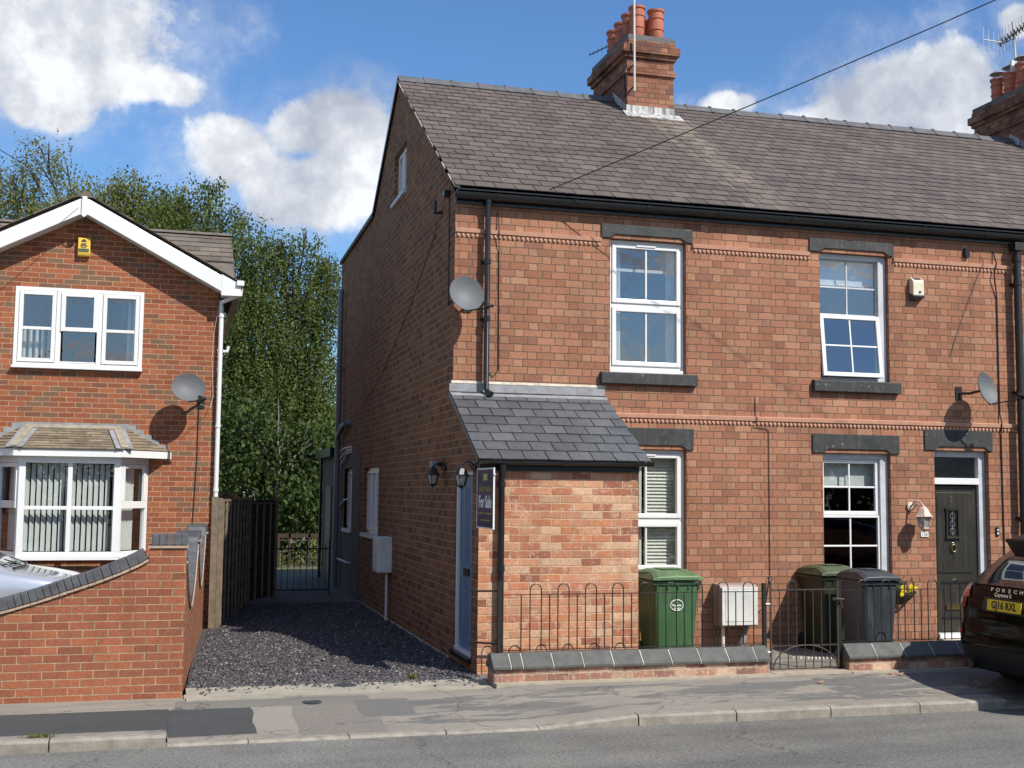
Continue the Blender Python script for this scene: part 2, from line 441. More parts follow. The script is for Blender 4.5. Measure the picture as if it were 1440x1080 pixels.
def leaf_mat(name, c1, c2, trans=.35, c3=None):
    m = bpy.data.materials.new(name); m.use_nodes = True
    t = NT(m.node_tree); t.n.clear()
    o = t.n.new('ShaderNodeOutputMaterial'); g = t.n.new('ShaderNodeNewGeometry')
    isl = g.outputs['Random Per Island']
    cl = t.mix(isl, c1, c2)
    if c3: cl = t.mix(t.mapr(t.noise(g.outputs['Position'], .9, 3, .6), .45, .65), cl, c3)
    cl = t.vec('SCALE', cl, t.mapr(t.noise(g.outputs['Position'], 1.4, 4, .6), .3, .7, .7, 1.25))
    b = t.n.new('ShaderNodeBsdfPrincipled'); t.put(b.inputs['Base Color'], cl); b.inputs['Roughness'].default_value = .6
    b.inputs['Specular IOR Level'].default_value = .18
    tl = t.n.new('ShaderNodeBsdfTranslucent'); t.put(tl.inputs[0], t.mix(1., cl, (1.3, 1.5, .6), 'MULTIPLY'))
    mx = t.n.new('ShaderNodeMixShader'); mx.inputs[0].default_value = trans
    t.l.new(b.outputs[0], mx.inputs[1]); t.l.new(tl.outputs[0], mx.inputs[2]); t.l.new(mx.outputs[0], o.inputs[0])
    MATS[name] = m


leaf_mat('leaf_birch', (.058, .084, .023), (.150, .178, .056), .32)
leaf_mat('leaf_pale', (.13, .145, .045), (.23, .225, .085), .38)
leaf_mat('leaf_dark', (.026, .047, .014), (.085, .12, .036), .25)
leaf_mat('leaf_gold', (.16, .15, .02), (.26, .20, .03), .3)
leaf_mat('leaf_hedge', (.02, .035, .012), (.04, .06, .02), .3)


def asphalt(name, base, patch, speck=.35):
    m, t = newmat(name)
    a = t.noise(t.pos, 1.2, 5, .6); b = t.noise(t.pos, 34., 5, .85); c2 = t.noise(t.pos, 120., 3, .7)
    c = t.mix(t.mapr(a, .38, .62), base, patch)
    c = t.vec('SCALE', c, t.mapr(b, .28, .72, 1-speck, 1+speck))
    c = t.vec('SCALE', c, t.mapr(c2, .3, .7, 1-speck*.6, 1+speck*.6))
    c = t.vec('SCALE', c, t.mapr(t.noise(t.pos, .35, 3, .5), .35, .65, .9, 1.1))
    oil = t.mapr(t.noise(t.vec('MULTIPLY', t.pos, (.8, 2.2, 1)), 2.1, 5, .65), .63, .74)
    c = t.mix(t.math('MULTIPLY', oil, .5), c, (.05, .047, .042))
    lane = t.mapr(t.noise(t.vec('MULTIPLY', t.pos, (.06, 1.1, 1)), 1.3, 4, .6), .38, .62, .86, 1.12)
    c = t.vec('SCALE', c, lane)
    cv = t.n.new('ShaderNodeTexVoronoi'); cv.feature = 'DISTANCE_TO_EDGE'; cv.inputs['Scale'].default_value = .28
    t.put(cv.inputs['Vector'], t.vec('ADD', t.pos, t.vec('SCALE', t.noise(t.pos, 1.6, 5, .65, 0, True), 1.1)))
    c = t.mix(t.math('MULTIPLY', t.mapr(cv.outputs[0], .005, .001), .55), c, (.035, .033, .03))
    t.put(t.b.inputs['Base Color'], c); t.b.inputs['Roughness'].default_value = .85
    t.b.inputs['Specular IOR Level'].default_value = .3
    bump(t, t.math('ADD', b, t.math('MULTIPLY', c2, .5)), .8, .006)
    return m


asphalt('road_asphalt', (.140, .136, .122), (.172, .166, .148), .75)


def pavement_mat():
    m, t = newmat('pavement_asphalt')
    p = t.xyz(t.pos)
    b = t.noise(t.pos, 95., 3, .7)
    # worn ragged surface dressing: pale old tarmac, smooth dark relaid strips
    stretch = t.vec('MULTIPLY', t.pos, (.5, 2.2, 1.))
    n1 = t.noise(stretch, 1.5, 7, .66, .2)
    n2 = t.noise(t.vec('ADD', stretch, (7.3, 2.1, 0)), 2.3, 6, .68, .8)
    old = t.mix(t.mapr(n2, .42, .6), (.255, .228, .19), (.205, .185, .155))
    dark = t.vec('SCALE', (.135, .130, .118), t.mapr(n2, .3, .7, .88, 1.12))
    e = t.math('MULTIPLY', t.math('SUBTRACT', t.noise(t.pos, 3.2, 4, .6), .5), .12)
    px = t.math('ADD', p[0], e); py = t.math('ADD', p[1], t.math('MULTIPLY', e, .6))
    def box(x0, x1, y0, y1):
        a = t.math('MULTIPLY', t.math('GREATER_THAN', px, x0), t.math('LESS_THAN', px, x1))
        return t.math('MULTIPLY', a, t.math('MULTIPLY', t.math('GREATER_THAN', py, y0), t.math('LESS_THAN', py, y1)))
    # ragged remains of surface dressing on the right half
    k = t.math('MULTIPLY', t.mapr(n1, .49, .515), box(-1.25, 60, -3.2, -2.35))
    wide = t.math('MULTIPLY', t.mapr(n1, .40, .42), box(3.4, 60, -3.25, -2.25))
    k = t.math('MAXIMUM', k, wide)
    c = t.mix(k, old, dark)
    c = t.mix(box(-2.05, -1.30, -3.5, -2.52), c, t.vec('SCALE', (.185, .165, .142), t.mapr(t.noise(t.pos, 90., 2, .6), .3, .7, .7, 1.3)))
    c = t.mix(box(-3.1, -1.30, -2.50, -2.15), c, (.165, .155, .135))
    c = t.mix(box(-1.45, -.95, -2.9, -2.35), c, (.135, .130, .118))
    c = t.mix(box(-90, -2.42, -3.28, -2.46), c, t.vec('SCALE', (.052, .055, .054), t.mapr(n2, .3, .7, .9, 1.1)))
    c = t.mix(box(-2.42, -2.05, -3.3, -2.46), c, (.25, .225, .185))
    ln = t.math('ABSOLUTE', t.math('SUBTRACT', t.noise(t.vec('ADD', stretch, (1, 5, 0)), 1.1, 4, .6, .8), .5))
    c = t.mix(t.math('MULTIPLY', t.mapr(ln, .014, .004), t.math('MULTIPLY', box(3., 60, -3.3, -2.2), .7)), c, (.33, .29, .23))
    c = t.vec('SCALE', c, t.mapr(b, .28, .72, .72, 1.28))
    cr = t.n.new('ShaderNodeTexVoronoi'); cr.feature = 'DISTANCE_TO_EDGE'; cr.inputs['Scale'].default_value = .55
    t.put(cr.inputs['Vector'], t.vec('ADD', t.pos, t.vec('SCALE', t.noise(t.pos, 2.5, 4, .6, 0, True), .5)))
    c = t.mix(t.mapr(cr.outputs[0], .006, .001, 0, .7), c, (.05, .045, .04))
    t.put(t.b.inputs['Base Color'], c); t.b.inputs['Roughness'].default_value = .85
    bump(t, b, .7, .005)


pavement_mat()


def gravel_mats():
    m, t = newmat('gravel_bed')
    v = t.n.new('ShaderNodeTexVoronoi'); v.inputs['Scale'].default_value = 34.
    t.put(v.inputs['Vector'], t.pos)
    c = t.mix(t.xyz(v.outputs['Color'])[0], (.035, .032, .034), (.11, .10, .10))
    t.put(t.b.inputs['Base Color'], c); t.b.inputs['Roughness'].default_value = .75
    bump(t, t.math('ADD', v.outputs['Distance'], t.noise(t.pos, 40., 3, .6)), 1., .02)
    m, t = newmat('slate_chip')
    isl = t.n.new('ShaderNodeNewGeometry').outputs['Random Per Island']
    c = t.ramp(isl, [(0, (.045, .041, .047)), (.4, (.070, .064, .070)), (.75, (.103, .094, .100)), (.93, (.17, .158, .155)), (1., (.38, .35, .33))])
    t.put(t.b.inputs['Base Color'], c); t.b.inputs['Roughness'].default_value = .6


gravel_mats()


def paving_mat():
    m, t = newmat('ground_earth')
    c = t.mix(t.mapr(t.noise(t.pos, .5, 5, .6), .4, .6), (.09, .10, .045), (.13, .12, .07))
    t.put(t.b.inputs['Base Color'], c); t.b.inputs['Roughness'].default_value = .95


paving_mat()


# ------------------------------------------------------------------ mesh helpers
class MB:
    def __init__(s): s.v = []; s.f = []; s.mi = []
    def add(s, vs, fs, mi=0):
        b = len(s.v); s.v += [tuple(p) for p in vs]
        for f in fs: s.f.append(tuple(i+b for i in f)); s.mi.append(mi)
        return s
    def quad(s, a, b, c, d, mi=0): return s.add([a, b, c, d], [(0, 1, 2, 3)], mi)
    def box(s, x0, x1, y0, y1, z0, z1, mi=0):
        if x0 > x1: x0, x1 = x1, x0
        if y0 > y1: y0, y1 = y1, y0
        if z0 > z1: z0, z1 = z1, z0
        v = [(x0, y0, z0), (x1, y0, z0), (x1, y1, z0), (x0, y1, z0), (x0, y0, z1), (x1, y0, z1), (x1, y1, z1), (x0, y1, z1)]
        return s.add(v, [(0, 3, 2, 1), (4, 5, 6, 7), (0, 1, 5, 4), (1, 2, 6, 5), (2, 3, 7, 6), (3, 0, 4, 7)], mi)
    def obox(s, M, sx, sy, sz, mi=0):
        k = len(s.v); s.box(-sx/2, sx/2, -sy/2, sy/2, -sz/2, sz/2, mi)
        for i in range(k, len(s.v)): s.v[i] = tuple(M @ Vector(s.v[i]))
        return s
    def bar(s, a, b, w, h=None, mi=0, up=(0, 0, 1)):
        """rectangular bar from a to b"""
        a = Vector(a); b = Vector(b); d = b-a; L = d.length
        if L < 1e-6: return s
        z = d.normalized(); u = Vector(up)
        if abs(z.dot(u)) > .98: u = Vector((0, 1, 0))
        x = u.cross(z).normalized(); y = z.cross(x)
        M = Matrix((x, y, z)).transposed().to_4x4(); M.translation = (a+b)/2
        return s.obox(M, w, h or w, L, mi)
    def tube(s, pts, r, n=8, mi=0, caps=True, closed=False):
        pts = [Vector(p) for p in pts]; k = len(pts)
        rr = r if isinstance(r, (list, tuple)) else [r]*k
        rings = []; prev = None
        for i in range(k):
            if closed: t = (pts[(i+1) % k]-pts[i-1])
            else: t = pts[min(i+1, k-1)]-pts[max(i-1, 0)]
            t.normalize()
            if prev is None:
                a = Vector((0, 0, 1)) if abs(t.z) < .9 else Vector((1, 0, 0))
                x = a.cross(t).normalized()
            else:
                x = prev-t*prev.dot(t)
                x = x.normalized() if x.length > 1e-6 else Vector((1, 0, 0))
            prev = x; y = t.cross(x)
            rings.append([pts[i]+(x*math.cos(2*math.pi*j/n)+y*math.sin(2*math.pi*j/n))*rr[i] for j in range(n)])
        v = [p for r_ in rings for p in r_]; f = []
        for i in range(k if closed else k-1):
            a = i*n; b = ((i+1) % k)*n
            for j in range(n): f.append((a+j, a+(j+1) % n, b+(j+1) % n, b+j))
        if caps and not closed:
            f.append(tuple(range(n-1, -1, -1))); f.append(tuple((k-1)*n+j for j in range(n)))
        return s.add(v, f, mi)
    def lathe(s, prof, c=(0, 0, 0), n=20, mi=0, M=None):
        """prof = [(r,z)] about z"""
        v = []; f = []; k = len(prof)
        for r, z in prof:
            for j in range(n):
                a = 2*math.pi*j/n; p = Vector((r*math.cos(a), r*math.sin(a), z))
                p = M @ p if M else p+Vector(c)
                v.append(p)
        for i in range(k-1):
            for j in range(n): f.append((i*n+j, i*n+(j+1) % n, (i+1)*n+(j+1) % n, (i+1)*n+j))
        if prof[0][0] > 1e-5: f.append(tuple(range(n-1, -1, -1)))
        if prof[-1][0] > 1e-5: f.append(tuple((k-1)*n+j for j in range(n)))
        return s.add(v, f, mi)
    def prism(s, poly, a, b, axis='y', mi=0):
        """poly in the two other axes, extruded from a to b"""
        def P(p, w):
            if axis == 'y': return (p[0], w, p[1])
            if axis == 'x': return (w, p[0], p[1])
            return (p[0], p[1], w)
        n = len(poly); v = [P(p, a) for p in poly]+[P(p, b) for p in poly]
        f = [tuple(range(n)), tuple(range(2*n-1, n-1, -1))]
        for i in range(n): f.append((i, i+n, (i+1) % n+n, (i+1) % n))
        return s.add(v, f, mi)
    def build(s, name, mats, parent=None, smooth=False, fix=True, **tags):
        me = bpy.data.meshes.new(name)
        me.from_pydata(s.v, [], s.f)
        if isinstance(mats, str): mats = [mats]
        for m in mats: me.materials.append(MATS[m])
        me.polygons.foreach_set('material_index', s.mi)
        if fix:
            bm = bmesh.new(); bm.from_mesh(me); bmesh.ops.recalc_face_normals(bm, faces=bm.faces); bm.to_mesh(me); bm.free()
        me.polygons.foreach_set('use_smooth', [smooth]*len(me.polygons))
        if smooth:
            try: me.set_sharp_from_angle(angle=R(40))
            except Exception: pass
        me.update()
        o = bpy.data.objects.new(name, me); COL.objects.link(o)
        if parent: setp(o, parent)
        for k, v in tags.items(): o[k] = v
        return o


def setp(o, p):
    """parent while keeping the world placement of a mesh written in world coordinates"""
    o.parent = p
    o.matrix_parent_inverse = world_m(p).inverted()


WM = {}


def world_m(p):
    m = p.matrix_basis.copy()
    if p.parent: m = world_m(p.parent) @ p.matrix_parent_inverse @ m
    return m


def thing(name, label, cat, loc=(0, 0, 0), group=None, rz=0.):
    o = bpy.data.objects.new(name, None); COL.objects.link(o); o.empty_display_size = .2
    o.location = loc; o.rotation_euler = (0, 0, rz)
    o.matrix_basis = Matrix.Translation(loc) @ Matrix.Rotation(rz, 4, 'Z')
    o['label'] = label; o['category'] = cat
    if group: o['group'] = group
    return o


def tag(o, label, cat, group=None):
    o['label'] = label; o['category'] = cat
    if group: o['group'] = group
    return o


def struct(o): o['kind'] = 'structure'; return o


def text(name, body, size, M, mat, parent=None, depth=.002, xs=1., bold=0.):
    c = bpy.data.curves.new(name, 'FONT'); c.body = body; c.size = size; c.extrude = depth
    c.align_x = 'CENTER'; c.align_y = 'CENTER'; c.offset = bold; c.resolution_u = 3
    tmp = bpy.data.objects.new('tmp_text', c); COL.objects.link(tmp)
    dg = bpy.context.evaluated_depsgraph_get(); dg.update()
    me = bpy.data.meshes.new_from_object(tmp.evaluated_get(dg))
    bpy.data.objects.remove(tmp)
    me.name = name
    me.transform(M @ Matrix.Diagonal((xs, 1, 1, 1)))
    me.materials.clear(); me.materials.append(MATS[mat])
    o = bpy.data.objects.new(name, me); COL.objects.link(o)
    if parent: setp(o, parent)
    return o


def face_m(origin, xdir, updir):
    x = Vector(xdir).normalized(); y = Vector(updir).normalized(); z = x.cross(y)
    M = Matrix((x, y, z)).transposed().to_4x4(); M.translation = Vector(origin)
    return M


def sheet(mb, plane, const, prof, zb, openings, depth, mi=0, reveal=None):
    """wall sheet on plane 'y' (u=x) or 'x' (u=y). prof=[(u,ztop)], openings=[(u0,u1,z0,z1)]; depth=reveal offset inwards"""
    us = sorted(set([p[0] for p in prof]+[o[0] for o in openings]+[o[1] for o in openings]))
    def top(u):
        for (a, za), (b, zb_) in zip(prof, prof[1:]):
            if a-1e-9 <= u <= b+1e-9: return za+(zb_-za)*(0 if b == a else (u-a)/(b-a))
        return prof[-1][1]
    def P(u, z, d=0.):
        return (u, const+d, z) if plane == 'y' else (const+d, u, z)
    for a, b in zip(us, us[1:]):
        ops = sorted([o for o in openings if o[0] <= a+1e-9 and o[1] >= b-1e-9], key=lambda o: o[2])
        z = zb
        for o in ops:
            if o[2] > z+1e-6: mb.quad(P(a, z), P(b, z), P(b, o[2]), P(a, o[2]), mi)
            z = o[3]
        mb.quad(P(a, z), P(b, z), P(b, top(b)), P(a, top(a)), mi)
    rm = mi if reveal is None else reveal
    for o in openings:
        u0, u1, z0, z1 = o; d = depth
        mb.quad(P(u0, z0), P(u0, z1), P(u0, z1, d), P(u0, z0, d), rm)
        mb.quad(P(u1, z0), P(u1, z1), P(u1, z1, d), P(u1, z0, d), rm)
        mb.quad(P(u0, z0), P(u1, z0), P(u1, z0, d), P(u0, z0, d), rm)
        mb.quad(P(u0, z1), P(u1, z1), P(u1, z1, d), P(u0, z1, d), rm)
    return mb


# ================================================================== GROUND
def rect(name, x0, x1, y0, y1, z, mat, th=.0):
    mb = MB()
    if th: mb.box(x0, x1, y0, y1, z-th, z)
    else: mb.quad((x0, y0, z), (x1, y0, z), (x1, y1, z), (x0, y1, z))
    return struct(mb.build(name, mat, fix=False))


rect('ground', -300, 300, -300, 300, -.20, 'ground_earth')
rect('road', -80, 80, -11.6, -3.5, -.15, 'road_asphalt')
# pavement slopes gently to the kerb
def kerb_z(q):
    if q < -3.16: return -.052
    if q < .05: return -.127
    if q < 1.0: return -.127+.075*(q-.05)/.95
    if q < 4.95: return -.052
    return -.125


def pave_z(x, y):
    q = max(0., min(1., (-2.3-y)/1.1)); up = .047*max(0., min(1., (x+.15)/.3))
    return (-.004+(y+1.9)*.03+up)*(1-q)+(kerb_z(x)-.001)*q


mb = MB(); xs = [-80, -20, -8, -5, -3.17, -3.15, -2, -1, -.15, .05, .15, .35, .7, 1.0, 3, 4.94, 4.96, 8, 20, 80]
ys = [-3.402, -3.1, -2.75, -2.3, -2.1, -1.90]
for a, b in zip(xs, xs[1:]):
    for c, d in zip(ys, ys[1:]):
        mb.quad((a, c, pave_z(a, c)), (b, c, pave_z(b, c)), (b, d, pave_z(b, d)), (a, d, pave_z(a, d)))
struct(mb.build('pavement', 'pavement_asphalt', fix=False))
mb = MB(); mb.quad((-80, -13.2, -.02), (80, -13.2, -.02), (80, -11.75, -.03), (-80, -11.75, -.03)); mb.quad((-80, -18, .0), (80, -18, .0), (80, -13.2, -.02), (-80, -13.2, -.02))
struct(mb.build('far_pavement', 'pavement_asphalt', fix=False))
rect('far_kerb', -80, 80, -11.75, -11.6, -.03, 'kerb_stone', .16)
# kerb in stones of uneven length, dropped across the drive and at the right
KX = [-3.16-.91*i for i in range(18, 0, -1)]+[-3.16, -2.5, -1.65, -.8, .05, 1.0, 1.98, 2.97, 3.95, 4.95]+[4.95+.91*i for i in range(1, 22)]
mb = MB()
for x, x1 in zip(KX, KX[1:]):
    kz = kerb_z
    za, zb_ = kz(x+.001), kz(x1-.001)
    y0, y1 = -3.515+rnd.uniform(-.006, .006), -3.40
    a = x+.006; b = x1-.006
    V = [(a, y0, -.22), (b, y0, -.22), (b, y1, -.22), (a, y1, -.22), (a, y0, za-.022), (b, y0, zb_-.022), (b, y0+.022, zb_), (a, y0+.022, za), (b, y1, zb_+.001), (a, y1, za+.001)]
    mb.add(V, [(0, 1, 5, 4), (4, 5, 6, 7), (7, 6, 8, 9), (0, 4, 7, 9, 3), (1, 2, 8, 6, 5), (3, 9, 8, 2)])
mb.box(-10, 22, -3.49, -3.405, -.21, -.135)
struct(mb.build('kerb', 'kerb_stone'))
# concrete edging strip at the drive mouth
mb = MB(); mb.box(-3.02, .06, -2.06, -1.93, -.1, .012); mb.box(-3.0, .06, -1.925, -1.60, -.1, .022)
mb.box(-3.0, -2.1, -2.17, -2.065, -.1, .006)
struct(mb.build('drive_edging', 'concrete'))
mb = MB(); mb.box(.0, 3.10, -2.20, -2.0, -.1, .052); mb.box(3.10, 4.03, -2.16, -1.75, -.1, .058); mb.box(4.03, 9.0, -2.19, -2.0, -.1, .050)
struct(mb.build('wall_footing_strip', 'old_stone'))
# drive
DRV = [(-3.0, -1.60), (0, -1.60), (0, 7.1), (-2.05, 7.1), (-2.62, 3.6), (-2.78, 3.6)]
mb = MB(); mb.add([(p[0], p[1], .012) for p in DRV], [tuple(range(len(DRV)))])
struct(mb.build('drive', 'gravel_bed', fix=False))
rect('passage_path', -2.1, .0, 7.1, 14.0, .03, 'passage_concrete_shaded', .2)
rect('rear_garden', -9, 4, 14.0, 30, .0, 'ground_earth')
rect('forecourt', -12, -3.26, -1.76, 4.4, -.002, 'concrete', .1)
rect('front_garden', .0, 9.5, -1.95, 0, .030, 'garden_slab', .1)


def scatter_gravel():
    n = 27000
    px = nrs.uniform(-3.0, 0, n*2); py = -1.6+8.7*nrs.uniform(0, 1, n*2)**1.45
    k_ = slice(0, 260); px[k_] = nrs.uniform(-2.9, -.1, 260); py[k_] = -1.6-np.abs(nrs.normal(0, .16, 260))
    ok = (px > -3.0+(py+1.6)*.072*.95)
    px, py = px[ok][:n], py[ok][:n]
    n = len(px)
    L = nrs.uniform(.008, .023, n); W = L*nrs.uniform(.45, .85, n); T = nrs.uniform(.003, .007, n)
    a = nrs.uniform(0, 6.28, n); tx = nrs.normal(0, .35, n); ty = nrs.normal(0, .35, n)
    z = np.where(py < -1.6, .026-np.clip(-(py+1.93), 0, .3)*.05, .014+nrs.uniform(0, .016, n))
    base = np.array([[-1, -.5], [.2, -1], [1, .1], [-.1, 1]])
    V = np.zeros((n, 8, 3))
    for k in range(4):
        j = 1+nrs.uniform(-.25, .25, n)
        lx = base[k, 0]*L*j; ly = base[k, 1]*W*j
        for s, sg in ((0, -1), (1, 1)):
            lz = sg*T*.5+lx*tx+ly*ty
            V[:, s*4+k, 0] = px+lx*np.cos(a)-ly*np.sin(a); V[:, s*4+k, 1] = py+lx*np.sin(a)+ly*np.cos(a); V[:, s*4+k, 2] = z+lz
    Fb = np.array([[4, 5, 6, 7], [0, 1, 5, 4], [1, 2, 6, 5], [2, 3, 7, 6], [3, 0, 4, 7]])
    Fa = (Fb[None]+np.arange(n)[:, None, None]*8).reshape(-1, 4)
    o = npmesh('slate_gravel', V.reshape(-1, 3), Fa, 'slate_chip')
    o['kind'] = 'stuff'; o['label'] = 'plum grey slate chippings covering the drive beside the house'; o['category'] = 'gravel'


def npmesh(name, V, F, mat, parent=None):
    me = bpy.data.meshes.new(name); n = len(V); k = len(F); s = F.shape[1]
    me.vertices.add(n); me.vertices.foreach_set('co', np.asarray(V, dtype=np.float32).ravel())
    me.loops.add(k*s); me.polygons.add(k)
    me.loops.foreach_set('vertex_index', F.astype(np.int32).ravel())
    me.polygons.foreach_set('loop_start', np.arange(0, k*s, s, dtype=np.int32))
    me.update(calc_edges=True); me.validate()
    me.materials.append(MATS[mat])
    o = bpy.data.objects.new(name, me); COL.objects.link(o)
    if parent: setp(o, parent)
    return o


scatter_gravel()


# ================================================================== WINDOWS
def frame_rect(mb, x0, x1, z0, z1, w, y0, y1, mi=0, plane='y', wb=None, wt=None):
    wb = wb or w; wt = wt or w
    def bx(a, b, c, d):
        if plane == 'y': mb.box(a, b, y0, y1, c, d, mi)
        else: mb.box(y0, y1, a, b, c, d, mi)
    bx(x0, x0+w, z0, z1); bx(x1-w, x1, z0, z1)
    bx(x0+w, x1-w, z0, z0+wb); bx(x0+w, x1-w, z1-wt, z1)


def bevel(o, w=.004, seg=2):
    m = o.modifiers.new('bevel', 'BEVEL'); m.width = w; m.segments = seg; m.limit_method = 'ANGLE'; m.angle_limit = R(50)
    return o


def lintel(parent, x0, x1, z0, z1, mat='paint_grey_stone', arch=None):
    mb = MB()
    if arch:
        a0, a1 = arch  # opening edges: soffit steps up with chamfered corners
        poly = [(x0, z1), (x1, z1), (x1, z0), (a1, z0), (a1-.07, z0+.05), (a0+.07, z0+.05), (a0, z0), (x0, z0)]
        mb.prism(poly, -.022, .10, 'y')
    else: mb.box(x0, x1, -.022, .10, z0, z1)
    return bevel(mb.build('lintel', mat, parent))


def sill(parent, x0, x1, z0, z1, d=.075):
    mb = MB(); mb.prism([(-d, z0), (.085, z0), (.085, z1+.01), (-d, z1-.012)], x0, x1, 'x')
    return bevel(mb.build('sill', 'paint_grey_stone', parent), .006)


def pane(parent, x0, x1, z0, z1, y, mat='glass', plane='y'):
    mb = MB()
    if plane == 'y': mb.quad((x0, y, z0), (x1, y, z0), (x1, y, z1), (x0, y, z1))
    else: mb.quad((y, x0, z0), (y, x1, z0), (y, x1, z1), (y, x0, z1))
    return mb.build('pane', mat, parent, fix=False)


def window_base(parent, loc):
    return None


def upvc_window(parent, x0, x1, z0, z1, zm, y=.08, glass='glass', name='window'):
    """tall white casement: top-hung upper light and fixed lower light, a vertical bar in each"""
    mb = MB(); frame_rect(mb, x0, x1, z0+.045, z1, .045, y, y+.07); mb.box(x0+.045, x1-.045, y, y+.07, zm-.025, zm+.025)
    mb.box(x0-.0, x1+.0, y-.035, y+.07, z0, z0+.043)
    w = bevel(mb.build(name, 'upvc', parent))
    for (a, b) in ((z0+.09, zm-.025), (zm+.025, z1-.045)):
        s = MB(); frame_rect(s, x0+.047, x1-.047, a+.002, b-.002, .055, y-.018, y+.05)
        xm = (x0+x1)/2; s.box(xm-.012, xm+.012, y+.0, y+.03, a+.057, b-.057)
        bevel(s.build('sash', 'upvc', w), .006)
        pane(w, x0+.095, x1-.095, a+.05, b-.05, y+.018, glass)
    v = MB(); v.box((x0+x1)/2-.14, (x0+x1)/2+.12, y-.03, y-.019, z1-.075, z1-.05); v.build('trickle_vent', 'upvc', w)
    return w


# ================================================================== TERRACE
X_A, X_B, X_C = 3.98, 7.86, 11.75
EAVE = 5.60; RIDGE_Y = 4.12; RIDGE_Z = 8.40; BACK = 10.75
SL = (RIDGE_Z-5.66)/(RIDGE_Y+.14)      # slope of the front roof plane
def roof_z(y): return 5.66+SL*(y+.14)


WIN1 = (2.0, 3.03, 3.475, 5.17)
WIN4 = (2.0, 3.03, .93, 2.52)
WIN2 = (4.94, 5.97, 3.475, 5.18)
WIN3 = (4.95, 5.955, .86, 2.52)
DOOR3 = (6.62, 7.47, .0, 2.585)


def terraced_house(x0, x1, label, fo, end=False):
    h = thing('terraced_house', label, 'house', (x0, 0, 0), 'houses of the old brick terrace')
    mb = MB()
    sheet(mb, 'y', 0.0, [(x0, EAVE), (x1, EAVE)], -.1, fo, .20)
    mb.quad((x0, .2, -.1), (x1, .2, -.1), (x1, .2, -.09), (x0, .2, -.09))
    mb.build('front_wall', 'terrace_brick', h, fix=False)
    mb = MB(); mb.quad((x0, BACK, -.1), (x1, BACK, -.1), (x1, BACK, 6.6), (x0, BACK, 6.6)); mb.build('rear_wall', 'gable_brick_shaded', h, fix=False)
    if not end:
        mb = MB(); sheet(mb, 'x', x1-.03, [(0, EAVE), (RIDGE_Y, RIDGE_Z-.05), (6.4, 6.7), (BACK, 6.65)], -.1, [], .1); mb.build('party_wall', 'gable_brick_shaded', h, fix=False)
    mb = MB(); mb.box(x0+.25, x1-.1, .6, BACK-.1, 2.75, 2.85); mb.box(x0+.25, x1-.1, 4.4, 4.5, .1, 2.7); mb.box(x0+.25, x1-.1, 4.4, 4.5, 2.9, 5.5)
    mb.box(x0+.03, x1-.03, .02, BACK-.1, 5.45, 5.5)
    mb.build('inner_floors', 'room_dark', h)
    return h


GAB_OPEN = [(5.42, 7.05, 1.21, 2.36), (3.40, 4.43, 6.44, 7.24), (8.45, 9.55, 1.21, 2.38)]
end_house = terraced_house(0.0, X_A, 'end of terrace brick house with slate porch and shaded gable wall', [WIN1, WIN4], True)
mid_house = terraced_house(X_A, X_B, 'middle brick terrace house with dark front door and tilted open sash', [WIN2, WIN3, DOOR3])
far_house = terraced_house(X_B, X_C, 'brick terrace house at right edge behind the dark parked car', [])

# gable wall
mb = MB()
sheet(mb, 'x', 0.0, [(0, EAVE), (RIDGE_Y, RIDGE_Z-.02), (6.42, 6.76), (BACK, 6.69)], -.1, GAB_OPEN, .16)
mb.build('gable_wall', 'gable_brick_shaded', end_house, fix=False)
mb = MB(); sheet(mb, 'x', -.012, [(7.42, 2.66), (BACK, 2.66)], -.1, [(8.45, 9.55, 1.21, 2.38)], .05); mb.quad((-.012, 7.42, -.1), (0, 7.42, -.1), (0, 7.42, 2.66), (-.012, 7.42, 2.66)); mb.quad((-.012, 7.42, 2.66), (0, 7.42, 2.66), (0, BACK, 2.66), (-.012, BACK, 2.66)); mb.build('render_panel', 'render_grey', end_house)
mb = MB()
for i in range(26):
    y = -.05+i*.3
mb.prism([(-.004-.05, -.1), (.02, -.1), (.02, .05), (-.02, .02)], -.0, 7.4, 'y'); mb.build('plinth', 'concrete', end_house)


def slates(name, mat, parent, x0, x1, p0, p1, gauge, w, th=.006, lift=.009, seed=1, jit=.006, verge=0.):
    """courses of overlapping slates on the slope p0(y,z)->p1(y,z)"""
    r = random.Random(seed)
    p0 = Vector((0, p0[0], p0[1])); p1 = Vector((0, p1[0], p1[1])); d = (p1-p0); L = d.length; d.normalize()
    n = Vector((0, -d.z, d.y)); mb = MB(); k = int(math.ceil(L/gauge))
    for i in range(k):
        s0 = i*gauge; s1 = min(s0+gauge+.05, L+.01)
        x = x0-(0 if i % 2 == 0 else w/2)
        while x < x1-1e-4:
            a = max(x, x0)+.0055; b = min(x+w, x1)-.0055; x += w
            if b-a < .03: continue
            o = r.uniform(-jit, jit); l1 = lift+r.uniform(0, .005); l2 = lift+r.uniform(0, .005)
            A = p0+d*(s0+o-.0)+n*(l1+th); B = p0+d*(s0+o+r.uniform(-.003, .003))+n*(l2+th)
            Tt = p0+d*s1+n*.004
            v = [(a, A.y, A.z), (b, B.y, B.z), (b, Tt.y, Tt.z), (a, Tt.y, Tt.z)]
            lo = n*th*1.6
            v += [(a, A.y-lo.y, A.z-lo.z), (b, B.y-lo.y, B.z-lo.z)]
            mb.add(v, [(0, 1, 2, 3), (4, 5, 1, 0), (0, 3, 4), (1, 5, 2)])
    return mb.build(name, mat, parent, fix=False)


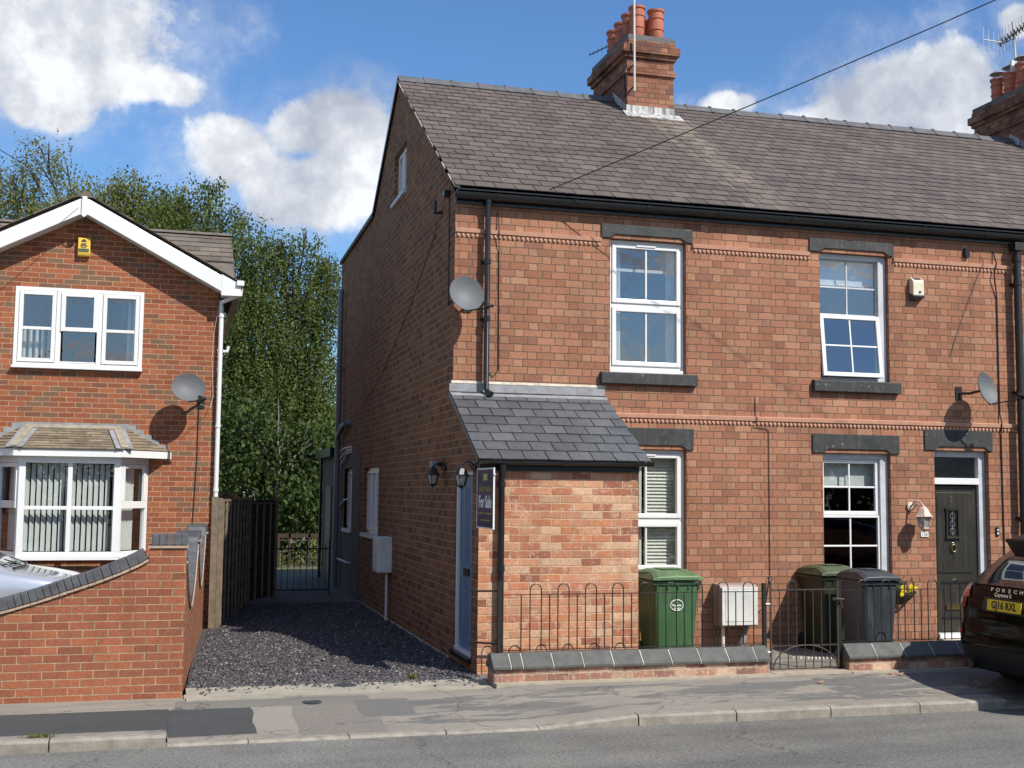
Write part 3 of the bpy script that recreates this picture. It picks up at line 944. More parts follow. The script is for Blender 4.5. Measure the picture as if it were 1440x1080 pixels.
def terrace_roof(h, x0, x1, seed, left_end=False):
    xl = x0-(.045 if left_end else 0)
    slates('roof', 'slates', h, xl, x1, (-.17, roof_z(-.17)), (RIDGE_Y, RIDGE_Z), .215, .255, seed=seed)
    rf = h.children[-1]
    mb = MB()   # underlay, painted black for the shadow in the slate joints, and the back slopes
    mb.quad((xl+.01, -.15, roof_z(-.15)-.01), (x1, -.15, roof_z(-.15)-.01), (x1, RIDGE_Y, RIDGE_Z-.01), (xl+.01, RIDGE_Y, RIDGE_Z-.01))
    mb.build('underlay', 'black_plastic', h, fix=False); mb = MB()
    mb.quad((xl, RIDGE_Y, RIDGE_Z), (x1, RIDGE_Y, RIDGE_Z), (x1, 6.42, 6.79), (xl, 6.42, 6.79))
    mb.quad((xl, 6.42, 6.79), (x1, 6.42, 6.79), (x1, BACK+.05, 6.72), (xl, BACK+.05, 6.72))
    mb.build('rear_roof', 'slate', h, fix=False)
    mb = MB(); x = x0-(.03 if left_end else 0); r = random.Random(seed)
    while x < x1-.01:
        b = min(x+.44, x1)
        dz = r.uniform(-.008, .008)
        prof = [(-.155, -.10), (-.06, -.005), (0, .032), (.06, -.005), (.155, -.10), (.14, -.115), (0, -.0), (-.14, -.115)]
        mb.prism([(RIDGE_Y+p[0], RIDGE_Z+.03+p[1]+dz) for p in prof], x, b-.012, 'x')
        prof2 = [(-.165, -.10), (-.06, .01), (0, .052), (.06, .01), (.165, -.10)]
        mb.prism([(RIDGE_Y+p[0], RIDGE_Z+.03+p[1]+dz) for p in prof2], b-.04, b+.004, 'x')
        x = b
    mb.build('ridge_tiles', 'ridge_tile', h)
    # gutter and fascia
    mb = MB(); mb.box(x0+(.0 if left_end else 0), x1, -.045, -.003, 5.46, 5.60)
    mb.box(x0, x1, -.17, -.003, 5.60, 5.615)
    mb.build('fascia', 'black_plastic', h)
    mb = MB()
    n = 8; P = []
    for j in range(n+1):
        a = math.pi+math.pi*j/n; P.append((-.115+.062*math.cos(a), 5.575+.075*math.sin(a)))
    P2 = [(-.115+.055*math.cos(math.pi+math.pi*j/n), 5.577+.068*math.sin(math.pi+math.pi*j/n)) for j in range(n, -1, -1)]
    mb.prism(P+P2, x0-.02 if left_end else x0, x1, 'x')
    x = x0+.5
    while x < x1:
        P3 = [(-.115+.069*math.cos(math.pi+math.pi*j/n), 5.578+.083*math.sin(math.pi+math.pi*j/n)) for j in range(n+1)]
        mb.prism(P3, x-.03, x+.03, 'x'); x += .98
    mb.build('gutter', 'black_plastic', h)


terrace_roof(end_house, 0, X_A, 3, True)
terrace_roof(mid_house, X_A, X_B, 4)
terrace_roof(far_house, X_B, X_C, 5)
# verge mortar on the end gable
mb = MB(); r = random.Random(9)
for i in range(22):
    y0 = -.15+i*.193; y1 = y0+.185
    if r.random() < .12: continue
    w = r.uniform(.02, .045)
    mb = MB(); mb.prism([(y0, roof_z(y0)-.03), (y1, roof_z(y1)-.03), (y1, roof_z(y1)-.004), (y0, roof_z(y0)-.004)], -.03-w*.6, .02, 'x'); mb.build('verge_mortar', 'mortar', end_house)
mb = MB()
mb.bar((-.03, RIDGE_Y, RIDGE_Z-.02), (-.03, 6.42, 6.76), .03, .07); mb.bar((-.03, 6.42, 6.74), (-.03, BACK, 6.68), .04, .07)
mb.build('rear_verge', 'black_plastic', end_house)


def string_course(h, x0, x1, zt, gaps=()):
    segs = []; a = x0
    for g0, g1 in sorted(gaps):
        if g0 > a: segs.append((a, g0))
        a = max(a, g1)
    if a < x1: segs.append((a, x1))
    for s, e in segs:
        mb = MB(); mb.prism([(-.042, zt), (0, zt+.012), (0, zt-.045), (-.034, zt-.045)], s, e, 'x')
        mb.box(s, e, -.006, .002, zt-.10, zt-.045)
        mb.build('string_course', 'terracotta_string', h)
        mb = MB()
        x = s+.02
        while x < e-.03:
            M = face_m((x+.021, -.012, zt-.072), (1, 0, 0), (0, 0, 1)) @ Matrix.Rotation(R(45), 4, 'Z')
            mb.obox(M, .032, .032, .020); x += .058
        mb.build('dentils', 'terracotta_string', h)


for h, a, b, gu, gl in ((end_house, 0, X_A, [(1.875, 3.115)], [(0, 1.96)]), (mid_house, X_A, X_B, [(4.785, 6.045)], []), (far_house, X_B, X_C, [], [])):
    string_course(h, a, b, 5.155, gu)
    string_course(h, a, b, 2.955, gl)

# --- end house front windows
w = upvc_window(end_house, 2.003, 3.027, 3.475, 5.165, 4.335)
lintel(w, 1.877, 3.117, 5.17, 5.345, arch=(2.0, 3.03)); sill(w, 1.865, 3.16, 3.325, 3.475)
w = upvc_window(end_house, 2.003, 3.027, .93, 2.515, 1.635, glass='glass_low')
lintel(w, 1.97, 3.122, 2.52, 2.785, arch=(2.0, 3.03)); sill(w, 1.865, 3.16, .78, .93)
mb = MB()   # plantation shutters behind the lower window
for (a, b) in ((2.05, 2.50), (2.54, 2.99)):
    for (z0, z1) in ((.98, 1.60), (1.66, 2.46)):
        frame_rect(mb, a, b, z0, z1, .035, .20, .225)
        z = z0+.045
        while z < z1-.04:
            M = face_m(((a+b)/2, .212, z+.02), (1, 0, 0), (0, 0, 1)) @ Matrix.Rotation(R(-38), 4, 'X')
            mb.obox(M, b-a-.07, .048, .007); z += .043
mb.build('shutters', 'blind_cream', w)
mb = MB(); mb.box(2.0, 3.03, .40, .41, .9, 2.5); mb.build('room_wall', 'room_dark', w)
mb = MB()
for k in range(5): mb.lathe([(.022, 3.56), (.018, 5.1)], (2.07+k*.036, .27, 0), 8)
for k in range(4): mb.lathe([(.022, 3.56), (.018, 5.1)], (2.88+k*.036, .27, 0), 8)
mb.box(2.05, 2.98, .25, .26, 4.80, 4.84); mb.build('curtain', 'curtain', [c for c in end_house.children if c.name.startswith('window')][0])


def sash_window(parent, x0, x1, z0, z1, zm, tilt=0., glass='glass', wl=.03, y=.085):
    """white/grey boxed window with 2 x 2 panes in each light"""
    mb = MB()
    mb.box(x0, x0+wl, y-.02, y+.09, z0, z1); mb.box(x1-.115, x1, y-.02, y+.09, z0+.0, z1)
    mb.box(x0+wl, x1-.115, y-.02, y+.09, z1-.07, z1); mb.box(x0+wl, x1-.115, y-.035, y+.09, z0, z0+.045)
    w = bevel(mb.build('window', 'upvc_worn_shaded', parent))
    a, b = x0+wl+.002, x1-.117
    xm = (a+b)/2
    def light(c, d, yy, m, glassm, t=0., mat='upvc', fw=.05):
        s = MB(); frame_rect(s, a, b, c, d, fw, yy, yy+.045)
        s.box(xm-.011, xm+.011, yy+.012, yy+.03, c+fw, d-fw); zc = (c+d)/2
        s.box(a+fw, xm-.011, yy+.012, yy+.03, zc-.011, zc+.011); s.box(xm+.011, b-fw, yy+.012, yy+.03, zc-.011, zc+.011)
        o = bevel(s.build('sash', mat, w), .004)
        p = pane(w, a+fw-.005, b-fw+.005, c+fw-.005, d-fw+.005, yy+.024, glassm)
        if t:
            Mt = Matrix.Translation((0, yy, d)) @ Matrix.Rotation(t, 4, 'X') @ Matrix.Translation((0, -yy, -d))
            o.data.transform(Mt); p.data.transform(Mt)
    light(zm+.003, z1-.072, y+.015, 0, glass, 0, 'upvc' if not tilt else 'upvc_worn_shaded', .05 if not tilt else .012)
    light(z0+.05, zm-.003, y-.035 if tilt else y-.0, 0, glass, -tilt, 'upvc', .055 if tilt else .03)
    return w


w = sash_window(mid_house, 4.945, 5.967, 3.475, 5.175, 4.36, tilt=R(6.5), wl=.012)
lintel(w, 4.785, 6.045, 5.18, 5.355, arch=(4.94, 5.97)); sill(w, 4.806, 6.092, 3.322, 3.475)
mb = MB(); mb.box(4.95, 5.9, .26, .27, 4.80, 5.15); mb.box(5.0, 5.8, .24, .28, 4.78, 4.80); mb.build('roller_blind', 'blind_grey', w)
w = sash_window(mid_house, 4.955, 5.95, .86, 2.515, 1.71, glass='glass_low', wl=.012)
lintel(w, 4.795, 6.082, 2.52, 2.765, arch=(4.95, 5.955)); sill(w, 4.806, 6.09, .71, .86)
mb = MB(); mb.box(4.97, 5.9, .25, .26, 2.07, 2.45); mb.box(5.42, 5.86, .235, .249, 2.09, 2.24); mb.build('roller_blind', 'blind_grey', w)

# --- number 3 door
dr = MB(); dr.box(6.64, 7.36, .125, .17, .16, 2.11); dr.box(6.72, 7.28, .118, .125, .95, 2.02)
door = bevel(dr.build('door', 'door_brown', mid_house), .004)
for bx_ in [(6.735+k*.078, 6.737+k*.078, .1165, .119, .96, 2.01) for k in range(7)]+[(6.735, 7.265, .116, .1181, .94, .955), (6.78, 7.22, .116, .1245, .33, .36), (6.78, 7.22, .116, .1245, .80, .83)]:
    mb = MB(); mb.box(*bx_); mb.build('groove', 'car_trim', door)
mb = MB(); mb.box(7.362, 7.465, .08, .20, .1, 2.58); mb.box(6.623, 6.64, .08, .2, .1, 2.58); mb.box(6.64, 7.362, .08, .2, 2.50, 2.58)
fr = bevel(mb.build('door_frame', 'upvc_worn_shaded', mid_house))  # white frame coloured grey, painted shade of its deep reveal
mb = MB(); mb.box(6.64, 7.36, .06, .2, 2.13, 2.215); bevel(mb.build('transom', 'upvc', fr))
mb = MB(); mb.quad((6.64, .15, 2.215), (7.36, .15, 2.215), (7.36, .15, 2.50), (6.64, .15, 2.50)); mb.build('fanlight', 'glass_obscure', mid_house, fix=False)
lintel(fr, 6.469, 7.529, 2.585, 2.858, arch=(6.62, 7.47))
mb = MB(); frame_rect(mb, 6.86, 7.06, 1.42, 1.80, .018, .095, .125); mb.prism([(6.84, 1.80), (7.08, 1.80), (7.06, 1.822), (6.96, 1.838), (6.86, 1.822)], .09, .12, 'y'); mb.box(6.845, 7.075, .088, .12, 1.40, 1.42)
mb.build('glazing_frame', 'door_brown', door)
mb = MB(); mb.box(6.878, 7.042, .110, .117, 1.438, 1.80); mb.build('glazing', 'glass_obscure', door)
mb = MB()
for q in range(3):
    z = 1.50+q*.10
    mb.tube([(6.96+.035*math.cos(t*.7), .108, z+.04*math.sin(t*.7)) for t in range(9)], .0035, 5, closed=True)
mb.box(6.958, 6.962, .106, .109, 1.44, 1.80); mb.build('leading', 'lead', door)
mb = MB(); mb.lathe([(0, 0), (.014, .0), (.016, .01), (.0, .02)], M=face_m((6.965, .118, 1.335), (1, 0, 0), (0, 0, 1)) @ Matrix.Rotation(0, 4, 'X'))
mb.tube([(6.965+.034*math.sin(a*.45), .098, 1.275+.05*math.cos(a*.45)) for a in range(14)], .009, 8, closed=True)
mb.tube([(6.965, .12, 1.345), (6.965, .095, 1.325)], .012, 8)
mb.build('knocker', 'brass', door, smooth=True)
mb = MB(); frame_rect(mb, 6.84, 7.08, .455, .525, .012, .108, .1245); mb.box(6.852, 7.068, .112, .1245, .467, .513); mb.build('letterbox', 'brass', door)
text('house_number', '3', .13, face_m((6.945, .1165, 1.925), (1, 0, 0), (0, 0, 1)), 'brass', door, .003, 1., .002)
mb = MB(); mb.box(6.63, 7.40, -.04, .11, .06, .155); bevel(mb.build('door_sill', 'upvc', mid_house))
mb = MB(); mb.box(6.60, 7.50, -.34, -.04, .0, .10); bevel(mb.build('doorstep', 'step_cream', mid_house), .01)

# downpipes
def downpipe(parent, x, z0, z1, r=.035, y=-.085, mat='black_plastic', hopper=False, shoe=False, bands=(), old=False):
    mb = MB(); pts = [(x, y, z1), (x, y, z0)]
    if shoe: pts = [(x, y, z1), (x, y, z0+.07), (x+.02, y-.04, z0+.02), (x+.04, y-.10, z0)]
    mb.tube(pts, r, 12)
    mb.tube([(x, y, z1+.0), (x, y, z1+.09)], r+.010, 12)
    for z in bands: mb.tube([(x, y, z-.03), (x, y, z+.03)], r+.009, 12); mb.box(x-.06, x+.06, -.03, -.0, z-.015, z+.015)
    if hopper: mb.box(x-.09, x+.09, y-.06, y+.06, z1+.02, z1+.13)
    return mb.build('downpipe', mat, parent, smooth=True)


downpipe(end_house, .385, 3.13, 5.47, y=-.10, shoe=True, bands=(4.75, 4.05))
downpipe(far_house, X_B+.07, .05, 5.2, .052, y=-.105, mat='iron', bands=(4.9, 3.4, 1.68))
mb = MB(); mb.tube([(X_B+.07, -.105, 5.2), (X_B+.08, -.11, 5.42)], .045, 10); mb.box(X_B-.0, X_B+.17, -.17, -.03, 5.36, 5.47); mb.build('hopper', 'iron', far_house)

# --- porch
PX = 1.84; PY = -1.37
mb = MB(); sheet(mb, 'y', PY, [(0, 2.33), (PX, 2.33)], -.1, [], .1)
mb.quad((PX, PY, -.1), (PX, 0, -.1), (PX, 0, 3.05), (PX, PY, 2.33)); mb.build('porch_wall', 'porch_brick', end_house, fix=False)
mb = MB(); sheet(mb, 'x', 0.0, [(PY, 2.33), (0, 3.10)], -.1, [(-1.07, -.20, .15, 2.20)], .09); mb.build('porch_side_wall', 'gable_brick_shaded', end_house, fix=False)
slates('porch_roof', 'porch_slates', end_house, -.05, 1.935, (-1.53, 2.315), (-.03, 3.16), .212, .262, seed=8, jit=.003)
mb = MB()
mb.quad((-.04, -1.50, 2.32), (1.925, -1.50, 2.32), (1.925, -.0, 3.165), (-.04, -.0, 3.165)); mb.build('porch_roof_deck', 'black_plastic', end_house, fix=False)
mb = MB(); mb.prism([(-.0, 3.262), (-.012, 3.262), (-.014, 3.17), (-.14, 3.115), (-.14, 3.105), (0, 3.165)], -.045, 1.93, 'x'); fl = mb.build('lead_flashing', 'lead', end_house)
mb = MB(); mb.prism([(-.016, 3.268), (-.002, 3.30), (-.0, 3.255)], -.02, 1.94, 'x'); mb.build('flashing_mortar', 'mortar', end_house)
mb = MB(); mb.box(.0, PX+.0, PY-.03, PY-.003, 2.20, 2.315); mb.box(-.0, PX, PY-.15, PY-.03, 2.285, 2.30); mb.build('porch_fascia', 'black_plastic', end_house)
mb = MB(); n = 8
yc = PY-.10; P = [(yc+.052*math.cos(math.pi+math.pi*j/n), 2.315+.052*math.sin(math.pi+math.pi*j/n)) for j in range(n+1)]
P2 = [(yc+.046*math.cos(math.pi+math.pi*j/n), 2.317+.046*math.sin(math.pi+math.pi*j/n)) for j in range(n, -1, -1)]
mb.prism(P+P2, -.04, 1.96, 'x')
for xx in (.13, .95, 1.78, 1.945):
    P3 = [(yc+.060*math.cos(math.pi+math.pi*j/n), 2.318+.060*math.sin(math.pi+math.pi*j/n)) for j in range(n+1)]
    mb.prism(P3, xx-.03, xx+.03, 'x')
mb.build('porch_gutter', 'black_plastic', end_house)
mb = MB(); mb.tube([(.235, yc, 2.27), (.235, yc, 2.20), (.235, PY-.06, 2.10), (.235, PY-.06, .02)], .036, 12)
for z in (2.05, 1.15): mb.tube([(.235, PY-.06, z-.03), (.235, PY-.06, z+.03)], .046, 12)
mb.build('porch_downpipe', 'black_plastic', end_house, smooth=True)
mb = MB(); mb.bar((-.03, -1.5, 2.30), (-.03, 0, 3.14), .035, .05); mb.build('porch_verge', 'black_plastic', end_house)
# blue side door
mb = MB(); mb.box(.055, .10, -1.03, -.24, .20, 2.15); sd = bevel(mb.build('side_door', 'door_blue', end_house), .003)
mb = MB()
for (a, b, c, d) in ((-.95, -.68, .35, 1.0), (-.58, -.31, .35, 1.0), (-.95, -.68, 1.15, 2.02), (-.58, -.31, 1.15, 2.02)):
    mb.box(.046, .0545, a, b, c, c+.02); mb.box(.046, .0545, a, b, d-.02, d); mb.box(.046, .0545, a, a+.02, c+.02, d-.02); mb.box(.046, .0545, b-.02, b, c+.02, d-.02)
mb.build('panels', 'door_blue', sd)
mb = MB(); mb.box(.035, .054, -.76, -.52, 1.02, 1.10); mb.build('letterbox', 'iron', sd)
mb = MB(); mb.box(.02, .09, -.235, -.20, .16, 2.20); mb.box(.02, .09, -1.07, -1.035, .16, 2.20); mb.box(.02, .09, -1.035, -.235, 2.155, 2.20); mb.box(.0, .09, -1.04, -.23, .155, .195)
bevel(mb.build('side_door_frame', 'upvc', end_house))
mb = MB(); mb.box(-.04, .05, -1.10, -.16, .10, .15); mb.build('side_door_sill', 'black_plastic', end_house)


# gable windows
def side_window(y0, y1, z0, z1, cols, x=.07, rows=True):
    mb = MB(); frame_rect(mb, y0, y1, z0+.03, z1, .05, x, x+.06, plane='x')
    ww = (y1-y0-.1)/cols
    for k in range(1, cols): mb.box(x-.002, x+.06, y0+.05+ww*k-.03, y0+.05+ww*k+.03, z0+.08, z1-.05)
    w = mb.build('window', 'upvc', end_house)
    for k in range(cols):
        a = y0+.05+ww*k+.03; b = a+ww-.06
        s = MB(); frame_rect(s, a, b, z0+.085, z1-.055, .035, x-.02, x+.03, plane='x'); s.box(x+.0, x+.02, (a+b)/2-.01, (a+b)/2+.01, z0+.12, z1-.09); s.build('sash', 'upvc', w)
    pane(w, y0+.05, y1-.05, z0+.08, z1-.05, x+.035, 'glass_low', plane='x')
    mb = MB(); mb.box(-.05, x+.06, y0-.04, y1+.04, z0-.035, z0+.028); mb.build('sill', 'upvc_worn_shaded', w)
    return w


side_window(5.425, 7.045, 1.21, 2.355, 3)
side_window(8.455, 9.545, 1.21, 2.375, 2)
side_window(3.405, 4.425, 6.44, 7.235, 2)
# rear extension beyond the gable
ext = thing('rear_extension', 'single storey grey rendered extension behind the end terrace house', 'extension', (.3, 12, 0))
mb = MB(); mb.box(.004, 3.9, BACK+.02, 13.3, -.1, 2.75); mb.build('wall', 'render_grey', ext)
mb = MB(); mb.box(-.10, 4.0, BACK+.0, 13.45, 2.75, 2.82); mb.box(-.16, .0, BACK+.0, 13.45, 2.66, 2.84); mb.build('flat_roof', 'black_plastic', ext)
mb = MB(); mb.box(-.02, .0, 11.6, 12.5, .0, 2.05); mb.build('door', 'car_trim', ext)
mb = MB(); mb.tube([(-.06, 13.1, 0), (-.06, 13.1, 2.7)], .035, 8); mb.build('downpipe', 'black_plastic', ext)
# soil pipe with branches
mb = MB()
mb.tube([(-.10, 10.0, .0), (-.10, 10.0, 6.0)], .055, 12)
for z in (4.4, 2.9, .9): mb.tube([(-.10, 10.0, z-.05), (-.10, 10.0, z+.05)], .068, 12)
mb.tube([(-.10, 10.0, 3.02), (-.10, 9.4, 3.20), (-.10, 8.9, 3.24)], .055, 10); mb.tube([(-.10, 8.9, 3.24), (.05, 8.8, 3.24)], .055, 10)
mb.build('soil_pipe', 'grey_pipe', end_house, smooth=True)
mb = MB()
for dz in (0, .14, .28):
    mb.tube([(-.06, 9.8, 2.45+dz), (-.06, 9.3, 2.55+dz*.8), (-.06, 8.9, 2.66+dz*.4), (.02, 8.6, 2.70+dz*.3)], .020, 8)
mb.tube([(-.05, 10.0, 1.62), (-.05, 9.2, 1.78), (.02, 9.0, 1.80)], .018, 8)
mb.tube([(-.06, 10.0, .62), (-.06, 8.5, .62), (.02, 8.4, .62)], .020, 8)
mb.build('waste_pipes', 'white_pipe', end_house, smooth=True)


# ------------------------------------------------------------------ chimneys
def pot(parent, x, y, z, h=.50, r=.125, cowl=False):
    mb = MB()
    prof = [(r*.82, 0), (r*.90, .02), (r*.93, h*.30), (r*1.03, h*.31), (r*1.03, h*.35), (r*.93, h*.36), (r*.95, h*.68), (r*1.05, h*.69), (r*1.05, h*.73), (r*.95, h*.74), (r*.97, h*.90), (r*1.10, h*.93), (r*1.12, h), (r*.95, h*1.0), (r*.86, h*.9), (r*.80, h*.5), (.0, h*.45)]
    mb.lathe(prof, (x, y, z), 20, 0)
    if cowl:
        mb.lathe([(r*1.15, h+.10), (r*.6, h+.15), (0, h+.17)], (x, y, z), 16, 1)
        for a in range(4): mb.tube([(x+r*.8*math.cos(a*1.57), y+r*.8*math.sin(a*1.57), z+h*.9), (x+r*.8*math.cos(a*1.57), y+r*.8*math.sin(a*1.57), z+h+.11)], .006, 5, 1)
    return mb.build('chimney_pot', ['terracotta', 'lead'], parent, smooth=True)


def chimney(house, x0, pots, extra=None):
    x1 = x0+.80; y0, y1 = 3.50, 5.12
    mb = MB()
    mb.box(x0, x1, y0, y1, 7.3, 9.18)
    mb.box(x0-.035, x1+.035, y0-.035, y1+.035, 8.66, 8.735)
    mb.box(x0-.04, x1+.04, y0-.04, y1+.04, 8.93, 9.0)
    mb.box(x0-.085, x1+.085, y0-.085, y1+.085, 9.0, 9.13)
    mb.box(x0-.03, x1+.03, y0-.03, y1+.03, 9.13, 9.22)
    ch = mb.build('chimney', 'chimney_brick', house)
    mb = MB(); mb.box(x0-.02, x1+.02, y0-.02, y1+.02, 9.222, 9.30); mb.box(x0+.06, x1-.06, y0+.06, y1-.06, 9.30, 9.34); mb.build('cap_course', 'ridge_tile', ch)
    mb = MB(); zz = roof_z(y0)
    mb.box(x0-.012, x1+.012, y0-.015, y0+.01, zz-.05, zz+.14)
    mb.prism([(y0, zz-.02), (RIDGE_Y, RIDGE_Z-.0), (RIDGE_Y, RIDGE_Z+.14), (y0, zz+.14)], x0-.012, x0+.01, 'x')
    mb.prism([(y0-.20, roof_z(y0-.20)+.022), (y0, zz+.022), (y0, zz+.045), (y0-.2, roof_z(y0-.2)+.035)], x0-.08, x1+.10, 'x')
    mb.build('chimney_flashing', 'lime_flashing', ch)
    for (px, py, hh, cw) in pots: pot(ch, px, py, 9.32, hh, .128, cw)
    return ch


chimney(end_house, 3.56, [(3.80, 3.68, .52, False), (4.13, 3.68, .50, False), (3.80, 4.02, .52, False), (3.80, 4.36, .50, False), (3.80, 4.72, .50, False), (4.13, 4.02, .45, False), (4.13, 4.40, .5, False), (4.13, 4.78, .5, False)])
chimney(far_house, 11.22, [(11.46, 3.68, .52, False), (11.46, 4.02, .52, True), (11.46, 4.36, .46, True), (11.46, 4.72, .46, True), (11.80, 3.68, .5, False), (11.80, 4.3, .5, False)])
mb = MB(); mb.box(3.57, 4.35, 5.1, 5.12, 7.0, 8.9); mb.build('chimney_back', 'chimney_brick', end_house)

# aerials
am = thing('aerial_mast', 'pale metal pole bracketed to front of first chimney', 'aerial', (3.62, 3.38, 8.3))
mb = MB(); mb.tube([(3.635, 3.36, 8.33), (3.625, 3.36, 10.4)], .018, 8); mb.build('pole', 'white_pipe', am)
mb = MB(); mb.tube([(3.62, 3.36, 8.75), (3.60, 3.62, 8.75)], .014, 6); mb.tube([(3.62, 3.36, 8.40), (3.58, 3.6, 8.33)], .014, 6); mb.tube([(3.55, 3.62, 8.78), (3.55, 3.55, 8.30)], .010, 6); mb.build('bracket', 'iron', am)


def yagi(label, a, b, n, el, mat, mast=None, thick=.008):
    t = thing('tv_aerial', label, 'aerial', tuple(a))
    A = Vector(a); B = Vector(b); mb = MB(); mb.tube([A, B], thick*1.3, 6); mb.build('boom', mat, t)
    mb = MB(); d = (B-A)
    for i in range(n):
        p = A+d*(i/(n-1)); L = el*(1-.35*i/(n-1))
        mb.tube([p-Vector((0, 0, L/2)), p+Vector((0, 0, L/2))], thick*.7, 5)
    mb.build('elements', mat, t)
    if mast:
        mb = MB(); mb.tube(mast, .02, 8); mb.build('mast', mat, t)
    return t


yagi('small black aerial poking out behind the pots of the first chimney', (3.95, 5.35, 9.84), (3.62, 5.5, 9.68), 6, .10, 'iron', [(3.95, 5.2, 9.2), (3.95, 5.33, 9.86)])
t = yagi('spiky television aerial on a mast by the right hand chimney', (10.85, 4.3, 10.33), (11.25, 4.25, 10.30), 5, .46, 'white_pipe', [(11.56, 4.3, 9.2), (11.50, 4.3, 10.75)])
mb = MB(); A = Vector((11.17, 4.27, 10.28)); B = Vector((11.95, 4.2, 10.85)); mb.tube([A, B], .016, 6)
for i in range(13):
    p = A+(B-A)*(i/12)
    mb.tube([p+Vector((-.04, 0, .06)), p+Vector((.04, 0, -.06))], .012, 5); mb.tube([p+Vector((.03, .08, .04)), p+Vector((-.03, -.08, -.04))], .012, 5)
    mb.tube([p+Vector((-.0, .0, -.24)), p+Vector((.0, 0, .24))], .003, 4)
mb.tube([A+Vector((.05, 0, 0)), (11.50, 4.3, 10.42)], .008, 5)
mb.build('director_array', 'iron', t)
mb = MB(); mb.box(11.38, 11.46, 4.22, 4.26, 9.75, 9.97); mb.build('amplifier_box', 'box_white', t)


# ------------------------------------------------------------------ satellite dishes
def dish(label, c, normal, size, wall, arm, cable=None, back_y=0.):
    t = thing('satellite_dish', label, 'satellite dish', wall, 'satellite dishes on the brick walls')
    nrm = Vector(normal).normalized(); x = Vector((0, 0, 1)).cross(nrm).normalized(); y = nrm.cross(x)
    M = Matrix((x, y, nrm)).transposed().to_4x4(); M.translation = Vector(c)
    a, b = size; mb = MB(); k = 7; n = 28; V = []; F = []
    for s in (0, 1):
        for i in range(k+1):
            q = i/k
            for j in range(n):
                th = 2*math.pi*j/n
                V.append(M @ Vector((a*q*math.cos(th), b*q*math.sin(th), .075*q*q-.04-(.010 if s else 0))))
    m0 = (k+1)*n
    for s in (0, 1):
        for i in range(k):
            for j in range(n):
                q = [s*m0+i*n+j, s*m0+i*n+(j+1) % n, s*m0+(i+1)*n+(j+1) % n, s*m0+(i+1)*n+j]
                F.append(tuple(q))
    for j in range(n): F.append((k*n+j, k*n+(j+1) % n, m0+k*n+(j+1) % n, m0+k*n+j))
    mb.add(V, F); mb.build('reflector', 'dish_grey', t, smooth=True)
    mb = MB(); base = M @ Vector((0, -b*.96, 0)); tip = Vector(arm)
    mb.tube([M @ Vector((0, -b*.5, -.05)), base, tip], .011, 6)
    d = (tip-base).normalized()
    mb.tube([tip-d*.01+Vector((0, 0, .02)), tip+Vector((0, 0, .02))+(Vector(c)-tip).normalized()*.10], .028, 8)
    mb.tube([tip+Vector((-.03, 0, .02)), tip+Vector((.05, 0, .03))], .02, 6)
    mb.build('feed_arm', 'black_plastic', t, smooth=True)
    mb = MB(); w = Vector(wall); back = M @ Vector((0, 0, -.06))
    mb.tube([back, (back+w)/2+Vector((0, 0, -.02)), w], .018, 8); mb.box(w.x-.05, w.x+.05, w.y-.012, w.y, w.z-.09, w.z+.09)
    mb.build('wall_bracket', 'iron', t)
    if cable:
        mb = MB(); mb.tube(cable, .004, 5); mb.build('cable', 'cable_pale', t)
    return t


dish('grey satellite dish at the top corner of the terrace beside the black downpipe', (.075, -.30, 4.30), (.10, -.92, .30), (.215, .225), (.16, -.001, 4.22), (.28, -.62, 4.10))
dish('grey satellite dish seen side on above the dark front door', (7.20, -.33, 3.40), (.36, -.88, .26), (.20, .225), (7.02, -.001, 3.36), (7.60, -.62, 3.27), [(7.17, -.3, 3.2), (7.2, -.02, 3.02), (7.2, -.006, 2.99), (6.75, -.006, 2.99)])
dish('grey satellite dish on the modern house left of the white downpipe', (-3.045, 4.0, 3.425), (.12, -.92, .30), (.245, .215), (-2.85, 4.399, 3.25), (-2.84, 3.66, 3.22), [(-2.87, 4.0, 3.2), (-2.72, 4.30, 3.17), (-2.68, 4.37, 3.35), (-2.72, 4.39, 3.9), (-2.70, 4.39, 4.3), (-2.655, 4.33, 4.6), (-2.63, 4.33, 4.8)])

# ------------------------------------------------------------------ things on the terrace front
# burglar alarm
al = thing('alarm_box', 'cream and black burglar alarm box on the middle terrace house', 'alarm box', (6.37, 0, 4.6))
mb = MB(); mb.prism([(-.002, 4.60), (-.10, 4.64), (-.10, 4.84), (-.085, 4.87), (-.03, 4.905), (-.002, 4.905)], 6.285, 6.455, 'x'); bevel(mb.build('case', 'cream_plastic', al), .01, 3)
mb = MB(); mb.prism([(-.004, 4.592), (-.106, 4.635), (-.106, 4.66), (-.004, 4.70)], 6.28, 6.46, 'x'); bevel(mb.build('strobe_base', 'alarm_dark', al), .01, 3)
mb = MB(); mb.lathe([(0, 0), (.018, 0), (.018, .006), (0, .006)], M=face_m((6.385, -.1, 4.70), (1, 0, 0), (0, 0, 1))); mb.build('badge', 'alarm_dark', al); mb = MB(); mb.prism([(-.0905, 4.866), (-.035, 4.901), (-.03, 4.905), (-.086, 4.872)], 6.31, 6.43, 'x'); mb.build('solar_strip', 'alarm_dark', al)


